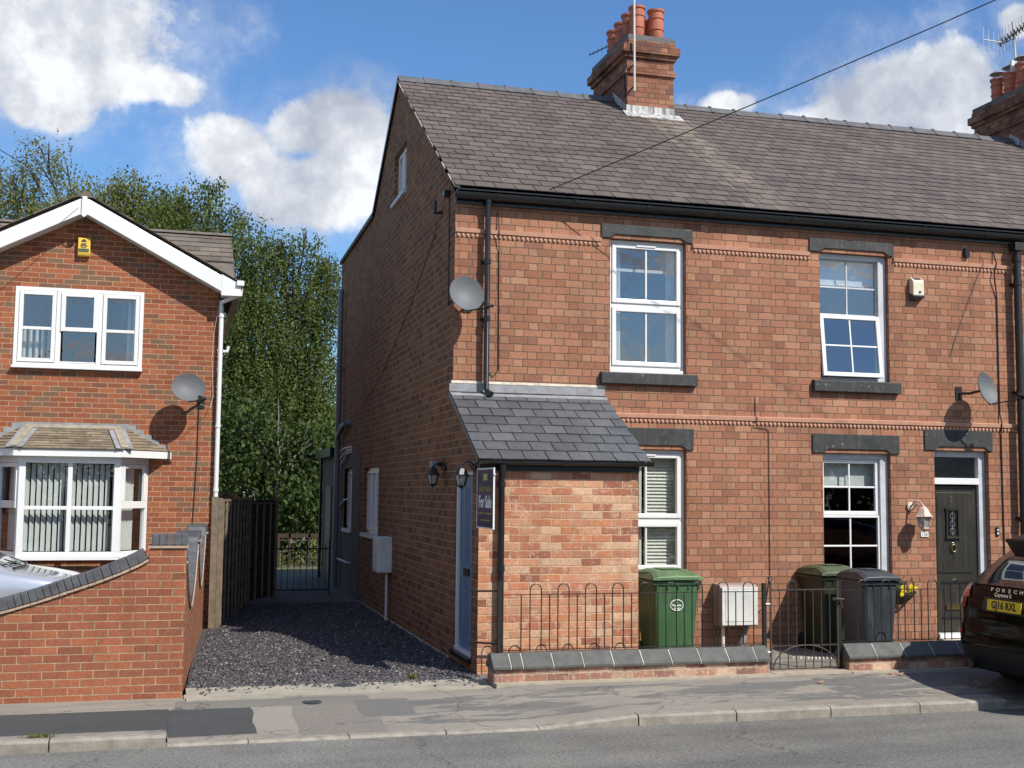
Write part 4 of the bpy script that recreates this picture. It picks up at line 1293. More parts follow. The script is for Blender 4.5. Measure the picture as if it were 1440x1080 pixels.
def carriage_lamp(label, x, y, z, m1, dirx, diry, s=1., plaque=False):
    """lantern held out from a wall; dir = outward"""
    t = thing('wall_lamp', label, 'wall lamp', (x, y, z))
    d = Vector((dirx, diry, 0)); c = Vector((x, y, z))+d*.19*s
    mb = MB(); w = Vector((x, y, z))
    side = Vector((-diry, dirx, 0))
    mb.lathe([(0, 0), (.045*s, 0), (.055*s, .008), (.040*s, .02), (0, .022)], M=face_m(w+Vector((0, 0, .03))+d*.001, side, (0, 0, 1)), n=14)
    pts = [w+d*.02+Vector((0, 0, .03)), w+d*.08*s+Vector((0, 0, .09*s)), w+d*.14*s+Vector((0, 0, .08*s)), c+Vector((0, 0, .03*s))]
    mb.tube(pts, .011*s, 8); mb.tube([w+d*.015+Vector((0, 0, -.03)), w+d*.06*s+Vector((0, 0, .02)), w+d*.10*s+Vector((0, 0, .06*s))], .009*s, 6)
    mb.build('bracket', m1, t, smooth=True)
    mb = MB(); mb.lathe([(.115*s, -.085*s), (.095*s, -.075*s), (.05*s, -.0*s), (.035*s, .015*s), (.02*s, .03*s), (0, .04*s)], tuple(c), 6); mb.build('lamp_roof', m1, t)
    mb = MB(); n = 6
    for j in range(n):
        a = 2*math.pi*j/n
        mb.tube([c+Vector((.088*s*math.cos(a), .088*s*math.sin(a), -.085*s)), c+Vector((.052*s*math.cos(a), .052*s*math.sin(a), -.21*s))], .006*s, 5)
    mb.lathe([(.056*s, -.21*s), (.062*s, -.22*s), (.03*s, -.235*s), (.012*s, -.25*s), (0, -.27*s)], tuple(c), 6)
    mb.build('cage', m1, t)
    mb = MB(); mb.lathe([(.083*s, -.086*s), (.048*s, -.208*s)], tuple(c), 6); mb.build('lamp_glass', 'glass_frost', t)
    return t


m, tt = newmat('glass_frost')
tt.b.inputs['Base Color'].default_value = (.5, .5, .48, 1); tt.b.inputs['Roughness'].default_value = .2; tt.b.inputs['Transmission Weight'].default_value = .35
simple('copper_iron', (.05, .04, .035), .5, .3, 30.)
carriage_lamp('weathered copper lantern on the wall left of the dark door', 6.235, -.001, 1.80, 'lamp_copper', .3, -.95, 1.15)
carriage_lamp('black lantern on the shaded gable wall behind the blue side door', -.001, .30, 2.24, 'lamp_black', -1, 0, .86)
carriage_lamp('black lantern in front of the blue side door by the porch corner', -.001, -1.22, 2.22, 'lamp_black', -1, 0, .86)
# security light above the rear lantern
sv = thing('security_light', 'small grey floodlight just above the rear black lantern on the gable', 'light', (0, .47, 2.3))
mb = MB(); mb.box(-.17, -.09, .38, .48, 2.20, 2.34); bevel(mb.build('lamp_head', 'lead', sv), .01); mb = MB(); mb.tube([(0, .43, 2.30), (-.1, .43, 2.29)], .02, 6); mb.build('bracket', 'lamp_black', sv)
pl = thing('number_plaque', 'small white tile with digits under the copper lantern', 'plaque', (6.46, 0, 1.46))
mb = MB(); mb.box(6.385, 6.50, -.014, -.001, 1.43, 1.495); mb.build('tile', 'upvc', pl)
text('digits', '136', .06, face_m((6.443, -.0145, 1.463), (1, 0, 0), (0, 0, 1)), 'copper_iron', pl, .001)
bl = thing('door_bell', 'black doorbell with two white buttons right of the dark door', 'door bell', (7.58, 0, 1.5))
mb = MB(); mb.box(7.55, 7.60, -.02, -.001, 1.44, 1.56); bevel(mb.build('case', 'black_plastic', bl), .006)
for z in (1.475, 1.522):
    mb = MB(); mb.box(7.563, 7.587, -.024, -.0205, z-.013, z+.013); mb.build('button', 'upvc', bl)

# gas meter box on the front
gm = thing('meter_box', 'white meter box on legs against the front wall right of green bin', 'meter box', (3.6, 0, 0))
mb = MB(); mb.prism([(-.002, .34), (-.245, .34), (-.245, .80), (-.20, .845), (-.002, .855)], 3.375, 3.875, 'x'); bevel(mb.build('case', 'box_side_shaded', gm), .008)
mb = MB(); mb.box(3.385, 3.868, -.262, -.246, .355, .82); mb.box(3.43, 3.82, -.268, -.2625, .40, .78); bevel(mb.build('door', 'box_white', gm), .006)
mb = MB(); mb.tube([(3.46, -.12, .0), (3.46, -.12, .34)], .022, 10); mb.build('pipe', 'white_pipe', gm)
mb = MB(); mb.bar((3.66, -.16, .0), (3.80, -.10, .34), .05, .03); mb.build('stay', 'lead', gm)
# meter box on the gable
g2 = thing('meter_box', 'pale meter cabinet on the shaded gable wall with white pipe', 'meter box', (0, 4.3, 0))
mb = MB(); mb.box(-.21, -.001, 4.03, 4.50, .74, 1.27); bevel(mb.build('case', 'box_white', g2), .006)
mb = MB(); mb.box(-.222, -.211, 4.05, 4.48, .76, 1.25); mb.build('door', 'box_white', g2)
mb = MB(); mb.tube([(-.06, 4.12, .02), (-.06, 4.12, .74)], .022, 8); mb.build('pipe', 'white_pipe', g2)

# surface cables
def cable(label, pts, r=.006, mat='cable_black'):
    mb = MB(); mb.tube(pts, r, 6); o = mb.build('cable', mat); tag(o, label, 'cable'); return o


cable('black cable dropping from a patched brick to the meter box on the front', [(3.98, -.012, 3.22), (3.985, -.012, 2.975), (3.985, -.05, 2.95), (3.985, -.05, 2.88), (4.0, -.012, 2.83), (4.14, -.012, 2.815), (4.17, -.012, 2.78), (4.17, -.012, .95), (4.10, -.012, .55), (3.87, -.05, .42)], .005)
cable('thin black cable beside the left downpipe on the terrace front', [(.53, -.012, 5.38), (.54, -.05, 5.16), (.54, -.05, 5.08), (.55, -.012, 4.9), (.56, -.012, 3.45), (.50, -.012, 3.36), (.45, -.012, 3.40)], .006)
cable('long black cable running down the wall beside the dark door', [(7.62, -.012, 5.35), (7.64, -.05, 5.17), (7.60, -.05, 5.0), (7.66, -.012, 4.7), (7.66, -.012, 3.1), (7.66, -.05, 2.96), (7.67, -.012, 2.8), (7.68, -.012, .6)], .009)
cable('thin brown wire dropping diagonally from the right hand string course', [(7.42, -.01, 5.28), (7.43, -.05, 5.15), (7.30, -.008, 4.85), (7.0, -.006, 4.15), (6.9, -.006, 3.85)], .004, 'copper_iron')
cable('thick black vertical cable on the shaded gable near the corner', [(-.012, .33, 5.62), (-.012, .30, 5.5), (-.012, .27, 4.25), (-.012, .0, 4.28)], .007)
cable('black diagonal cable running back down the shaded gable', [(-.012, 1.05, 5.45), (-.012, 1.15, 5.32), (-.012, 2.8, 4.62), (-.012, 5.4, 3.8), (-.012, 7.3, 3.5)], .0045)
cable('overhead line slanting up to the right from the eaves', [(.99, -.02, 5.62)]+[tuple(Vector((.99, -.02, 5.62)).lerp(Vector((14.0, -8.6, 11.5)), q)-Vector((0, 0, .5*math.sin(math.pi*q)*.35))) for q in (.1, .2, .3, .4, .5, .6, .75, .9, 1.)], .0065)
mb = MB(); mb.tube([(-.0, .33, 5.66), (-.08, .33, 5.66)], .05, 8); mb.tube([(-.0, .75, 5.52), (-.10, .75, 5.50), (-.10, .75, 5.66)], .025, 6); o = mb.build('junction_box', 'black_plastic'); tag(o, 'black round cable box under the gable eaves corner', 'junction box')
mb = MB(); mb.box(7.15, 7.22, -.05, -.001, 5.24, 5.36); o = mb.build('junction_box', 'black_plastic'); tag(o, 'small black square cable box above the right string course', 'junction box')

# for sale board, fixed square to the wall
fs = thing('for_sale_sign', 'purple For Sale board sticking out from the porch corner', 'sign', (-.01, -1.5, 1.5))
mb = MB(); mb.box(-.016, -.008, -2.04, -1.36, 1.60, 2.205); mb.build('board', 'sign_purple', fs)
mb = MB(); frame_rect(mb, -2.055, -1.345, 1.585, 2.22, .014, -.020, -.004, plane='x'); mb.build('rim', 'white_ink', fs)
fm = lambda y, z: face_m((-.0175, y, z), (0, -1, 0), (0, 0, 1))
text('wording', 'For Sale', .175, fm(-1.70, 1.86), 'white_ink', fs, .001, .95, .006)
text('agency_line', 'Estate Agents', .085, fm(-1.70, 2.005), 'gold_ink', fs, .001, 1., .002)
mb = MB(); mb.box(-.0185, -.0165, -1.79, -1.62, 2.09, 2.16); mb.build('emblem', 'lime_ink', fs)
mb = MB(); z = 1.74
for a, b in ((-1.66, -1.42), (-1.98, -1.72)): mb.box(-.0185, -.0165, a, b, 1.735, 1.755)
mb.box(-.0185, -.0165, -1.92, -1.50, 1.665, 1.68); mb.build('small_print', 'gold_ink', fs)
mb = MB(); mb.tube([(.0, -1.36, 2.15), (-.01, -2.1, 2.15)], .008, 6); mb.tube([(0, -1.36, 1.65), (-.01, -1.5, 1.65)], .008, 6); mb.build('bracket', 'white_pipe', fs)


# ================================================================== FRONT LOW WALLS, RAILINGS, GATE
def low_wall(x0, x1, label, slabs, endleft=True):
    t = thing('low_wall', label, 'wall', ((x0+x1)/2, -1.68, 0))
    mb = MB(); mb.box(x0+.02, x1-.02, -1.80, -1.53, -.1, .135); mb.build('brickwork', 'low_wall_brick', t)
    x = x0; r = random.Random(int(x0*10)+3)
    for w in slabs:
        b = min(x+w, x1)
        if b-x < .04: break
        dz = r.uniform(-.004, .004)
        P = [(-1.835, .135), (-1.835, .162), (-1.70, .29), (-1.63, .29), (-1.50, .162), (-1.50, .135)]
        mb = MB(); a = x+.0035; bb = b-.0035; sk = .0
        mb.prism([(p[0], p[1]+dz+.0) for p in P], a, bb, 'x'); bevel(mb.build('coping_slab', 'coping_slab', t), .006)
        x = b
    P = [(-1.828, .136), (-1.828, .158), (-1.70, .283), (-1.63, .283), (-1.508, .158), (-1.508, .136)]
    mb = MB(); mb.prism(P, x0+.02, x-.02, 'x'); mb.build('joint_mortar', 'pale_joint', t)
    return to_front(t)


def to_front(t):
    """the garden walls stand 28 cm nearer the road on slightly higher ground"""
    x, y, z = t.matrix_basis.translation
    t.location = (x*.976-.075, -1.96+(y+1.68)*.976, .047+z*.976); t.scale = (.976, .976, .976)
    return t


low_wall(.06, 3.235, 'low brick wall with sloping grey coping in front of the porch', [.20, .13]+[.335]*9)
low_wall(4.20, 9.2, 'low brick wall with grey coping right of the iron gate', [.37]*14)
# wall-top railings
def hoop(mb, x, w, zt, zb, y=-1.665, r=.0065):
    pts = [(x-w/2, y, zb), (x-w/2, y, zt-w/2)]+[(x-w/2*math.cos(a), y, zt-w/2+w/2*math.sin(a)) for a in [k*math.pi/8 for k in range(1, 8)]]+[(x+w/2, y, zt-w/2), (x+w/2, y, zb)]
    mb.tube(pts, r, 6)


def railing(x0, x1, label, first, post_l=True):
    t = thing('railing', label, 'railing', ((x0+x1)/2, -1.665, .29), 'iron railings on the low walls')
    for zr in (.885, .305):
        mb = MB(); mb.box(x0, x1, -1.675, -1.655, zr, zr+.008); mb.build('rail', 'iron', t)
    x = first; k = 0
    mb = MB(); mb2 = MB()
    while x < x1-.06:
        mb = MB(); hoop(mb, x, .125, 1.0, .30); mb.build('hoop', 'iron', t)
        if x+.155 < x1-.02:
            mb = MB(); mb.tube([(x+.155, -1.665, .30), (x+.155, -1.665, .89)], .0065, 6); mb.build('bar', 'iron', t)
        x += .31
    return t


r1 = railing(.17, 3.22, 'black hoop topped railing on the low wall before the porch', .565)
mb = MB(); mb.tube([(.405, -1.665, .3), (.405, -1.665, .89)], .0065, 6); mb.build('bar', 'iron', r1)
mb = MB(); mb.box(.145, .185, -1.69, -1.65, .24, 1.03); mb.build('post', 'iron', r1)
mb = MB(); mb.box(3.215, 3.255, -1.69, -1.65, .02, .98); mb.build('post', 'iron', r1)
mb = MB(); mb.tube([(.165, -1.67, .93), (.0, -1.07, .88)], .010, 6); mb.tube([(.165, -1.67, .38), (-.02, -1.12, .34)], .012, 6); mb.build('wall_ties', 'iron_worn', r1)
r2_ = railing(4.21, 9.1, 'black hoop topped railing running behind the dark parked car', 4.48)
mb = MB(); mb.box(4.165, 4.2, -1.685, -1.65, .0, 1.0); mb.build('post', 'iron', r2_)
to_front(r1); to_front(r2_)
# gate
gt = thing('iron_gate', 'rusty brown garden gate with arched lower bars and scroll finial', 'gate', (3.72, -1.72, 0))
mb = MB(); gx0, gx1, gy = 3.30, 4.14, -1.70
mb.box(gx0-.009, gx0+.009, gy-.009, gy+.009, .02, 1.0); mb.box(gx1-.009, gx1+.009, gy-.009, gy+.009, .03, 1.0)
for z in (.03, .285, .905): mb.box(gx0, gx1, gy-.006, gy+.006, z-.007, z+.007)
mb.build('gate_frame', 'iron_worn', gt)
n = 7
for k in range(1, n+1):
    x = gx0+(gx1-gx0)*k/(n+1)
    mb = MB(); mb.tube([(x, gy-.008, .03), (x, gy-.008, .905)], .006, 6); mb.build('bar', 'iron_worn', gt)
mb = MB(); hoop(mb, gx0+(gx1-gx0)*2.5/8, (gx1-gx0)/8, 1.01, .88, gy-.008); mb.build('hoop', 'iron_worn', gt)
mb = MB(); xc = (gx0+gx1)/2; rr = .40
mb.tube([(xc-rr*math.cos(a), gy-.014, .03+.26*math.sin(a)) for a in [k*math.pi/18 for k in range(19)]], .007, 6); mb.build('arch_bar', 'iron_worn', gt)
mb = MB(); mb.tube([(gx0+.0, gy, .98), (gx0-.005, gy, 1.0)]+[(gx0-.01+.035*(1-k/22)*math.cos(-1.2+k*.42), gy, 1.035+.035*(1-k/22)*math.sin(-1.2+k*.42)) for k in range(16)], .006, 6); mb.build('scroll', 'iron', gt)
mb = MB(); mb.tube([(gx1-.06, gy-.01, .80), (gx1+.07, gy-.02, .79)], .012, 6); mb.tube([(gx1-.05, gy-.02, .80), (gx1-.07, gy-.05, .80)], .02, 8); mb.tube([(gx1+.02, gy-.03, .78), (gx1+.04, gy-.03, .70)], .012, 6); mb.build('latch', 'iron_worn', gt)
for zr in (.75, .22):
    mb = MB(); mb.tube([(gx0, gy, zr), (gx0-.06, gy, zr)], .01, 6); mb.build('hinge', 'white_pipe', gt)
to_front(gt)
# coir edging lying behind gate
mb = MB()
for k in range(12): mb.box(3.98+k*.043, 4.0+k*.043, -.93-k*.012, -.91-k*.012, .02, .05)
o = mb.build('drain_grating', 'white_pipe'); tag(o, 'white toothed drain edging on the ground behind the gate', 'drain')


# ================================================================== BINS
def wheelie_bin(label, x, y, mats, rz=0., group='wheelie bins in the front gardens', logo=False, k_=1.):
    t = thing('wheelie_bin', label, 'wheelie bin', (x, y, .03), group, rz)
    b0, b1, d0, d1, h = .225, .285, .245, .30, .94
    T = Matrix.Translation((x, y, .03)) @ Matrix.Rotation(rz, 4, 'Z') @ Matrix.Diagonal((k_, .95 if k_ < 1 else 1, 1, 1))
    def bb(mb, name, m, p=t, bev=0., smooth=False):
        mb.v = [tuple(T @ Vector(v)) for v in mb.v]
        o = mb.build(name, m, p, smooth=smooth)
        if bev: bevel(o, bev, 3)
        return o
    mb = MB()
    rings = []
    for z, w, d in ((.02, b0, d0), (.12, b0+.006, d0+.006), (.80, b1-.008, d1-.006), (.88, b1-.004, d1-.002), (h, b1, d1)):
        rr = .045; ring = []
        for cx_, cy_, a0 in ((w-rr, d-rr, 0), (-w+rr, d-rr, 90), (-w+rr, -d+rr, 180), (w-rr, -d+rr, 270)):
            for k in range(5):
                a = R(a0+k*22.5); ring.append((cx_+rr*math.cos(a), cy_+rr*math.sin(a), z))
        rings.append(ring)
    n = 20; V = [p for q in rings for p in q]; F = [tuple(range(n-1, -1, -1))]
    for i in range(len(rings)-1):
        for j in range(n): F.append((i*n+j, i*n+(j+1) % n, (i+1)*n+(j+1) % n, (i+1)*n+j))
    F.append(tuple((len(rings)-1)*n+j for j in range(n)))
    mb.add(V, F); body = bb(mb, 'body', mats[0], smooth=True)
    mb = MB()   # rim with ribs under the lid
    mb.box(-b1-.018, b1+.018, -d1-.02, d1+.02, .895, .935)
    for k in range(5): mb.box(-b1+.03+k*.13, -b1+.045+k*.13, -d1-.014, -d1+.0, .84, .895)
    bb(mb, 'rim', mats[0], body, .006)
    mb = MB()   # lid: shallow dome, lip over the front
    L = [(-d1-.055, .945), (-d1-.055, .985), (-d1-.03, 1.005), (-.12, 1.055), (.12, 1.06), (d1-.02, 1.03), (d1+.05, .985), (d1+.05, .945)]
    W = [b1+.030, b1+.034, b1+.020, b1-.03, b1-.03, b1-.0, b1+.01, b1+.01]
    m_ = 2; V = []; k = len(L)
    for (yy, zz), ww in zip(L, W):
        V += [(-ww, yy, zz-.025 if .95 < zz else zz), (-ww*.8, yy, zz), (0, yy, zz+.005), (ww*.8, yy, zz), (ww, yy, zz-.025 if .95 < zz else zz)]
    F = []
    for i in range(k):
        for j in range(4): F.append((i*5+j, i*5+j+1, ((i+1) % k)*5+j+1, ((i+1) % k)*5+j))
    F += [tuple(i*5 for i in range(k)), tuple(i*5+4 for i in range(k-1, -1, -1))]
    mb.add(V, F); lid = bb(mb, 'lid', mats[1], t, .006)
    mb = MB(); mb.box(-.13, .13, -.14, .10, 1.063, 1.068); bb(mb, 'lid_panel', mats[1], lid, .002)
    mb = MB(); mb.tube([(-.24, d1+.06, .93), (.24, d1+.06, .93)], .016, 8)
    for s in (-.22, 0, .22): mb.box(s-.015, s+.015, d1+.0, d1+.06, .91, .95)
    bb(mb, 'handle', mats[0], t)
    for s in (-1, 1):
        mb = MB(); M = Matrix.Translation((s*.235, d0+.02, .10)) @ Matrix.Rotation(R(90), 4, 'Y')
        mb.lathe([(0, -.025), (.10, -.025), (.10, .025), (0, .025)], M=M, n=20); bb(mb, 'wheel', 'rubber')
    if logo:
        mb = MB(); z = .66; yy = -d1+.012
        cy = lambda zz: -(d0+.006+(d1-d0-.012)*(zz-.12)/.68)-.004
        pts = [(-.075*math.cos(a)*1.05, cy(z+.06*math.sin(a)), z+.062*math.sin(a)) for a in [k*math.pi/8 for k in range(16)]]
        mb.tube(pts, .006, 5, closed=True); mb.bar((0, cy(z+.035)-.001, z+.022), (0, cy(z+.05), z+.048), .008, .003)
        o = bb(mb, 'ring_emblem', 'white_ink', body)
        mm = T @ face_m((0, cy(z)-.003, z), (1, 0, 0), (0, 0, 1))
        text('wording', 'Recycle', .036, mm @ Matrix.Translation((0, 0, 0)), 'white_ink', body, .001, 1., .001)
        text('wording', 'food', .034, mm @ Matrix.Translation((0, -.036, 0)), 'white_ink', body, .001, 1., .001)
    return t


wheelie_bin('bright green wheelie bin with round white emblem beside the porch', 2.44, -.76, ('bin_green', 'bin_lid_green'), 0, logo=True)
wheelie_bin('shaded green wheelie bin tucked behind the black bin', 4.82, -.33, ('bin_olive_shaded', 'bin_lid_olive'), R(2), k_=.95)
wheelie_bin('black wheelie bin behind the railing right of the gate', 4.86, -1.16, ('bin_black', 'bin_black'), R(-1), k_=.80)
# dark glass tray on the low sill behind the green bin
mb = MB(); mb.prism([(2.10, 1.00), (2.55, .985), (2.52, 1.03), (2.2, 1.045)], -.30, -.06, 'y'); o = mb.build('folded_lid', 'alarm_dark'); tag(o, 'grey plastic lid leaning on the sill behind the bright green bin', 'lid')

# hanging planter
fb = thing('wall_planter', 'half basket of yellow pansies hung on the wall by the black bin', 'planter', (5.98, 0, .55))
mb = MB(); V = []; F = []; n = 12; k = 5
for i in range(k+1):
    q = i/k; r_ = .06+.17*math.sin(q*math.pi/2); z = .55+.17*q
    for j in range(n+1):
        a = math.pi*j/n; V.append((6.02+r_*math.cos(a), -.004-r_*1.0*math.sin(a), z))
for i in range(k):
    for j in range(n): F.append((i*(n+1)+j, i*(n+1)+j+1, (i+1)*(n+1)+j+1, (i+1)*(n+1)+j))
mb.add(V, F); mb.build('basket', 'fence_dark', fb, fix=False)


def leaves(name, mat, parent, pts, size, flat=.0, seed=1, up=None):
    r = np.random.RandomState(seed); P = np.asarray(pts); n = len(P)
    e = r.normal(0, 1, (n, 3)); e[:, 2] -= flat; e /= np.linalg.norm(e, axis=1)[:, None]
    f = r.normal(0, 1, (n, 3)); f -= (f*e).sum(1)[:, None]*e; f /= np.linalg.norm(f, axis=1)[:, None]
    s = size*r.uniform(.6, 1.3, n)[:, None]; w = s*.62
    g = np.cross(e, f)
    V = np.stack([P-e*s*.5, P+f*w*.5+g*w*.12, P+e*s*.5, P-f*w*.5+g*w*.12], 1)
    F = np.arange(n*4).reshape(n, 4)
    return npmesh(name, V.reshape(-1, 3), F, mat, parent)


pp = nrs.normal(0, 1, (260, 3))*np.array([.10, .06, .05])+np.array([5.99, -.13, .765])
leaves('foliage', 'leaf_dark', fb, pp, .035, seed=5)
for k in range(9):
    cx, cy, cz = 6.0+nrs.uniform(-.08, .15), -.21+nrs.uniform(-.03, .03), .73+nrs.uniform(-.06, .07)
    mb = MB()
    for j in range(5):
        a = j*1.257; M = face_m((cx+.014*math.cos(a), cy, cz+.014*math.sin(a)), (1, 0, 0), (0, -.3, 1)); mb.lathe([(0, .002), (.019, 0), (0, -.001)], M=M, n=7)
    mb.build('flower', 'petal', fb)
mb = MB(); mb.box(6.42, 6.55, -.5, -.32, .0, .13); o = bevel(mb.build('stone_block', 'step_cream'), .012); tag(o, 'cream stone block left of the dark doorstep', 'stone block')
# litter
for i, (x, y, lab) in enumerate(((4.42, -2.30, 'curled brown dead leaf at the foot of the right low wall'), (4.50, -2.35, 'larger brown dead leaf lying just off the right low wall'), (3.42, -2.55, 'pale scrap on the pavement before the gate'), (5.15, -2.26, 'brown leaf by the car shadow under the right low wall'))):
    mb = MB(); z = pave_z(x, y)+.018; mb.add([(x-.05, y, z), (x, y-.025, z-.012), (x+.05, y, z+.015), (x, y+.03, z-.008)], [(0, 1, 2, 3)]); o = mb.build('dead_leaf', 'dead_leaf', fix=False); tag(o, lab, 'leaf')
mh = MB(); mh.lathe([(0, .03), (.10, .03), (.115, .024), (.115, .0)], (-1.45, -1.75, .0), 24); o = mh.build('drain_cover', 'manhole'); tag(o, 'round dark drain cover set in the concrete drive edging', 'drain cover')
mh = MB(); mh.lathe([(0, .006), (.085, .006), (.095, .0)], (-1.85, -2.36, pave_z(-1.85, -2.36)), 20); o = mh.build('tap_cover', 'manhole'); tag(o, 'small dark round tap cover set in the pavement before the drive', 'drain cover')
pp = np.array([(-4.15+nrs.normal(0, .06), -3.40+nrs.normal(0, .015), -.045+abs(nrs.normal(0, .012))) for k in range(160)])
o = leaves('kerb_weeds', 'leaf_pale', None, pp, .022, seed=8); o['kind'] = 'stuff'; o['label'] = 'small weeds growing at the back of the kerb'; o['category'] = 'weeds'
pp = np.array([(-.72+nrs.normal(0, .035), -1.50+nrs.normal(0, .03), .04+abs(nrs.normal(0, .02))) for k in range(60)])
o = leaves('drive_weeds', 'leaf_pale', None, pp, .03, seed=9); o['kind'] = 'stuff'; o['label'] = 'little green weed in the gravel near the drive edging'; o['category'] = 'weeds'


# ================================================================== LEFT HOUSE
LY = 4.4; HX0, HX1 = -6.52, -2.64; AX = -4.58; AZ = 6.08
lh = thing('modern_house', 'modern red brick house with white bargeboards and bay window', 'house', (-4.58, 4.4, 0))
gz = lambda x: AZ-.03-abs(x-AX)*.532
LW = (-5.49, -3.716, 3.68, 4.86)
BAY = (-5.62, -3.56, .99, 2.44)
mb = MB(); sheet(mb, 'y', LY, [(HX0, gz(HX0)), (AX, gz(AX)), (HX1, gz(HX1))], -.1, [LW, BAY], .12)
mb.quad((HX1, LY, -.1), (HX1, 11, -.1), (HX1, 11, 5.0), (HX1, LY, 5.0)); mb.quad((HX0, LY, -.1), (HX0, 11, -.1), (HX0, 11, 5), (HX0, LY, 5))
mb.quad((HX0, 11, -.1), (HX1, 11, -.1), (HX1, 11, 5.), (HX0, 11, 5.)); mb.build('wall', 'estate_brick', lh, fix=False)
mb = MB(); mb.quad((HX0-6, 5.6, -.1), (HX0, 5.6, -.1), (HX0, 5.6, 5.0), (HX0-6, 5.6, 5.0)); mb.build('wing_wall', 'estate_brick', lh, fix=False)
mb = MB(); mb.box(HX0+.1, HX1-.1, 7.0, 7.1, 0, 5.0); mb.box(HX0+.1, HX1-.1, 4.8, 10.9, 2.9, 3.0); mb.build('inner_floors', 'room_dark', lh)
# bargeboards: overhang at Y 4.08
BY = 4.12; rs = .532
def rake(mb, x_end, y0, y1, dz0, dz1, mi=0):
    s = 1 if x_end > AX else -1
    ze = AZ+.12-abs(x_end-AX)*rs
    poly = [(AX, AZ+.12+dz0), (x_end, ze+dz0), (x_end, ze+dz1), (AX, AZ+.12+dz1)]
    mb.prism(poly, y0, y1, 'y', mi)
XE, XW = -2.36, -6.80
mb = MB(); rake(mb, -2.62, BY-.02, BY, -.265, -.03); rake(mb, -6.54, BY-.02, BY, -.265, -.03)
# boxed eaves end
mb.prism([(-2.62, 5.155), (-2.335, 5.01), (-2.335, 4.83), (-2.62, 4.83)], BY-.021, LY+.0, 'y')
mb.prism([(-6.54, 5.155), (-6.82, 5.01), (-6.82, 4.83), (-6.54, 4.83)], BY-.021, LY+.0, 'y')
bevel(mb.build('bargeboard', 'upvc', lh), .004)
mb = MB(); rake(mb, -2.62, BY+.001, LY, -.262, -.25); rake(mb, -6.54, BY+.001, LY, -.262, -.25); mb.build('soffit', 'upvc', lh)
mb = MB(); mb.box(AX-.035, AX+.035, BY-.045, BY-.021, AZ-.17, AZ+.09); mb.prism([(AX-.05, AZ-.17), (AX+.05, AZ-.17), (AX+.02, AZ-.20), (AX, AZ-.215), (AX-.02, AZ-.20)], BY-.05, BY-.021, 'y'); mb.build('finial', 'upvc', lh)


def tile_slope(name, parent, A, B, up, gauge, w, mat, clip=None, seed=1, th=.018):
    """courses of thick flat tiles: eaves line A->B, up = slope vector"""
    r = random.Random(seed); A = Vector(A); B = Vector(B); up = Vector(up); L = up.length; d = up.normalized(); e = (B-A).normalized(); W = (B-A).length
    n = e.cross(d).normalized()
    if n.z < 0: n = -n
    mb = MB(); k = int(math.ceil(L/gauge))
    for i in range(k):
        s0 = i*gauge; s1 = min(s0+gauge+.03, L)
        l0, l1 = (0, W) if not clip else clip(s0+gauge*.5, W)
        x = l0-(0 if i % 2 == 0 else w/2)
        while x < l1-1e-4:
            a = max(x, l0)+.0015; b = min(x+w, l1)-.0015; x += w
            if b-a < .02: continue
            j = r.uniform(0, .005)
            p = [A+e*a+d*s0+n*(th+j), A+e*b+d*s0+n*(th+j), A+e*b+d*s1+n*.002, A+e*a+d*s1+n*.002, A+e*a+d*s0-n*.002, A+e*b+d*s0-n*.002]
            mb.add(p, [(0, 1, 2, 3), (4, 5, 1, 0), (0, 3, 4), (1, 5, 2)])
    return mb.build(name, mat, parent, fix=False)


ap = Vector((AX, BY-.03, AZ+.14))
ze = AZ+.14-(XE-AX)*rs
tile_slope('gable_roof', lh, (XE+.05, 7.6, ze-.02), (XE+.05, BY-.04, ze-.02), (AX-XE-.05, 0, AZ+.14-ze+.02), .30, .33, 'house_tiles', seed=2)
tile_slope('gable_roof', lh, (XW-.05, BY-.04, ze-.02), (XW-.05, 7.6, ze-.02), (AX-XW+.05, 0, AZ+.14-ze+.02), .30, .33, 'house_tiles', seed=3)
mb = MB()
mb.quad((XE+.03, BY-.03, ze-.03), (XE+.03, 7.6, ze-.03), (AX, 7.6, AZ+.13), (AX, BY-.03, AZ+.13)); mb.quad((XW, BY-.03, ze-.03), (XW, 7.6, ze-.03), (AX, 7.6, AZ+.13), (AX, BY-.03, AZ+.13))
mb.prism([(AX-.14, AZ+.08), (AX, AZ+.185), (AX+.14, AZ+.08)], BY-.04, 7.6, 'y')
mb.build('ridge', 'roof_tile', lh)
# main roof behind
tile_slope('main_roof', lh, (-12.5, 5.35, 5.56), (-2.40, 5.35, 5.56), (0, 1.65, .765), .30, .33, 'house_tiles', seed=4)
mb = MB(); mb.quad((-12.5, 4.6, 5.2), (-2.41, 4.6, 5.2), (-2.41, 7.0, 6.30), (-12.5, 7.0, 6.30)); mb.quad((-12.5, 7.0, 6.30), (-2.40, 7.0, 6.30), (-2.40, 11.3, 4.9), (-12.5, 11.3, 4.9))
mb.prism([(6.85, 6.30), (7.0, 6.37), (7.15, 6.30)], -12.5, -2.39, 'x'); mb.prism([(4.5, 4.95), (7.0, 6.28), (11.2, 4.9)], -2.66, -2.64, 'x')
mb.build('main_roof_deck', 'roof_tile', lh)
mb = MB(); mb.box(-12.5, HX0, 5.25, 5.35, 5.4, 5.6); mb.build('wing_fascia', 'upvc', lh)
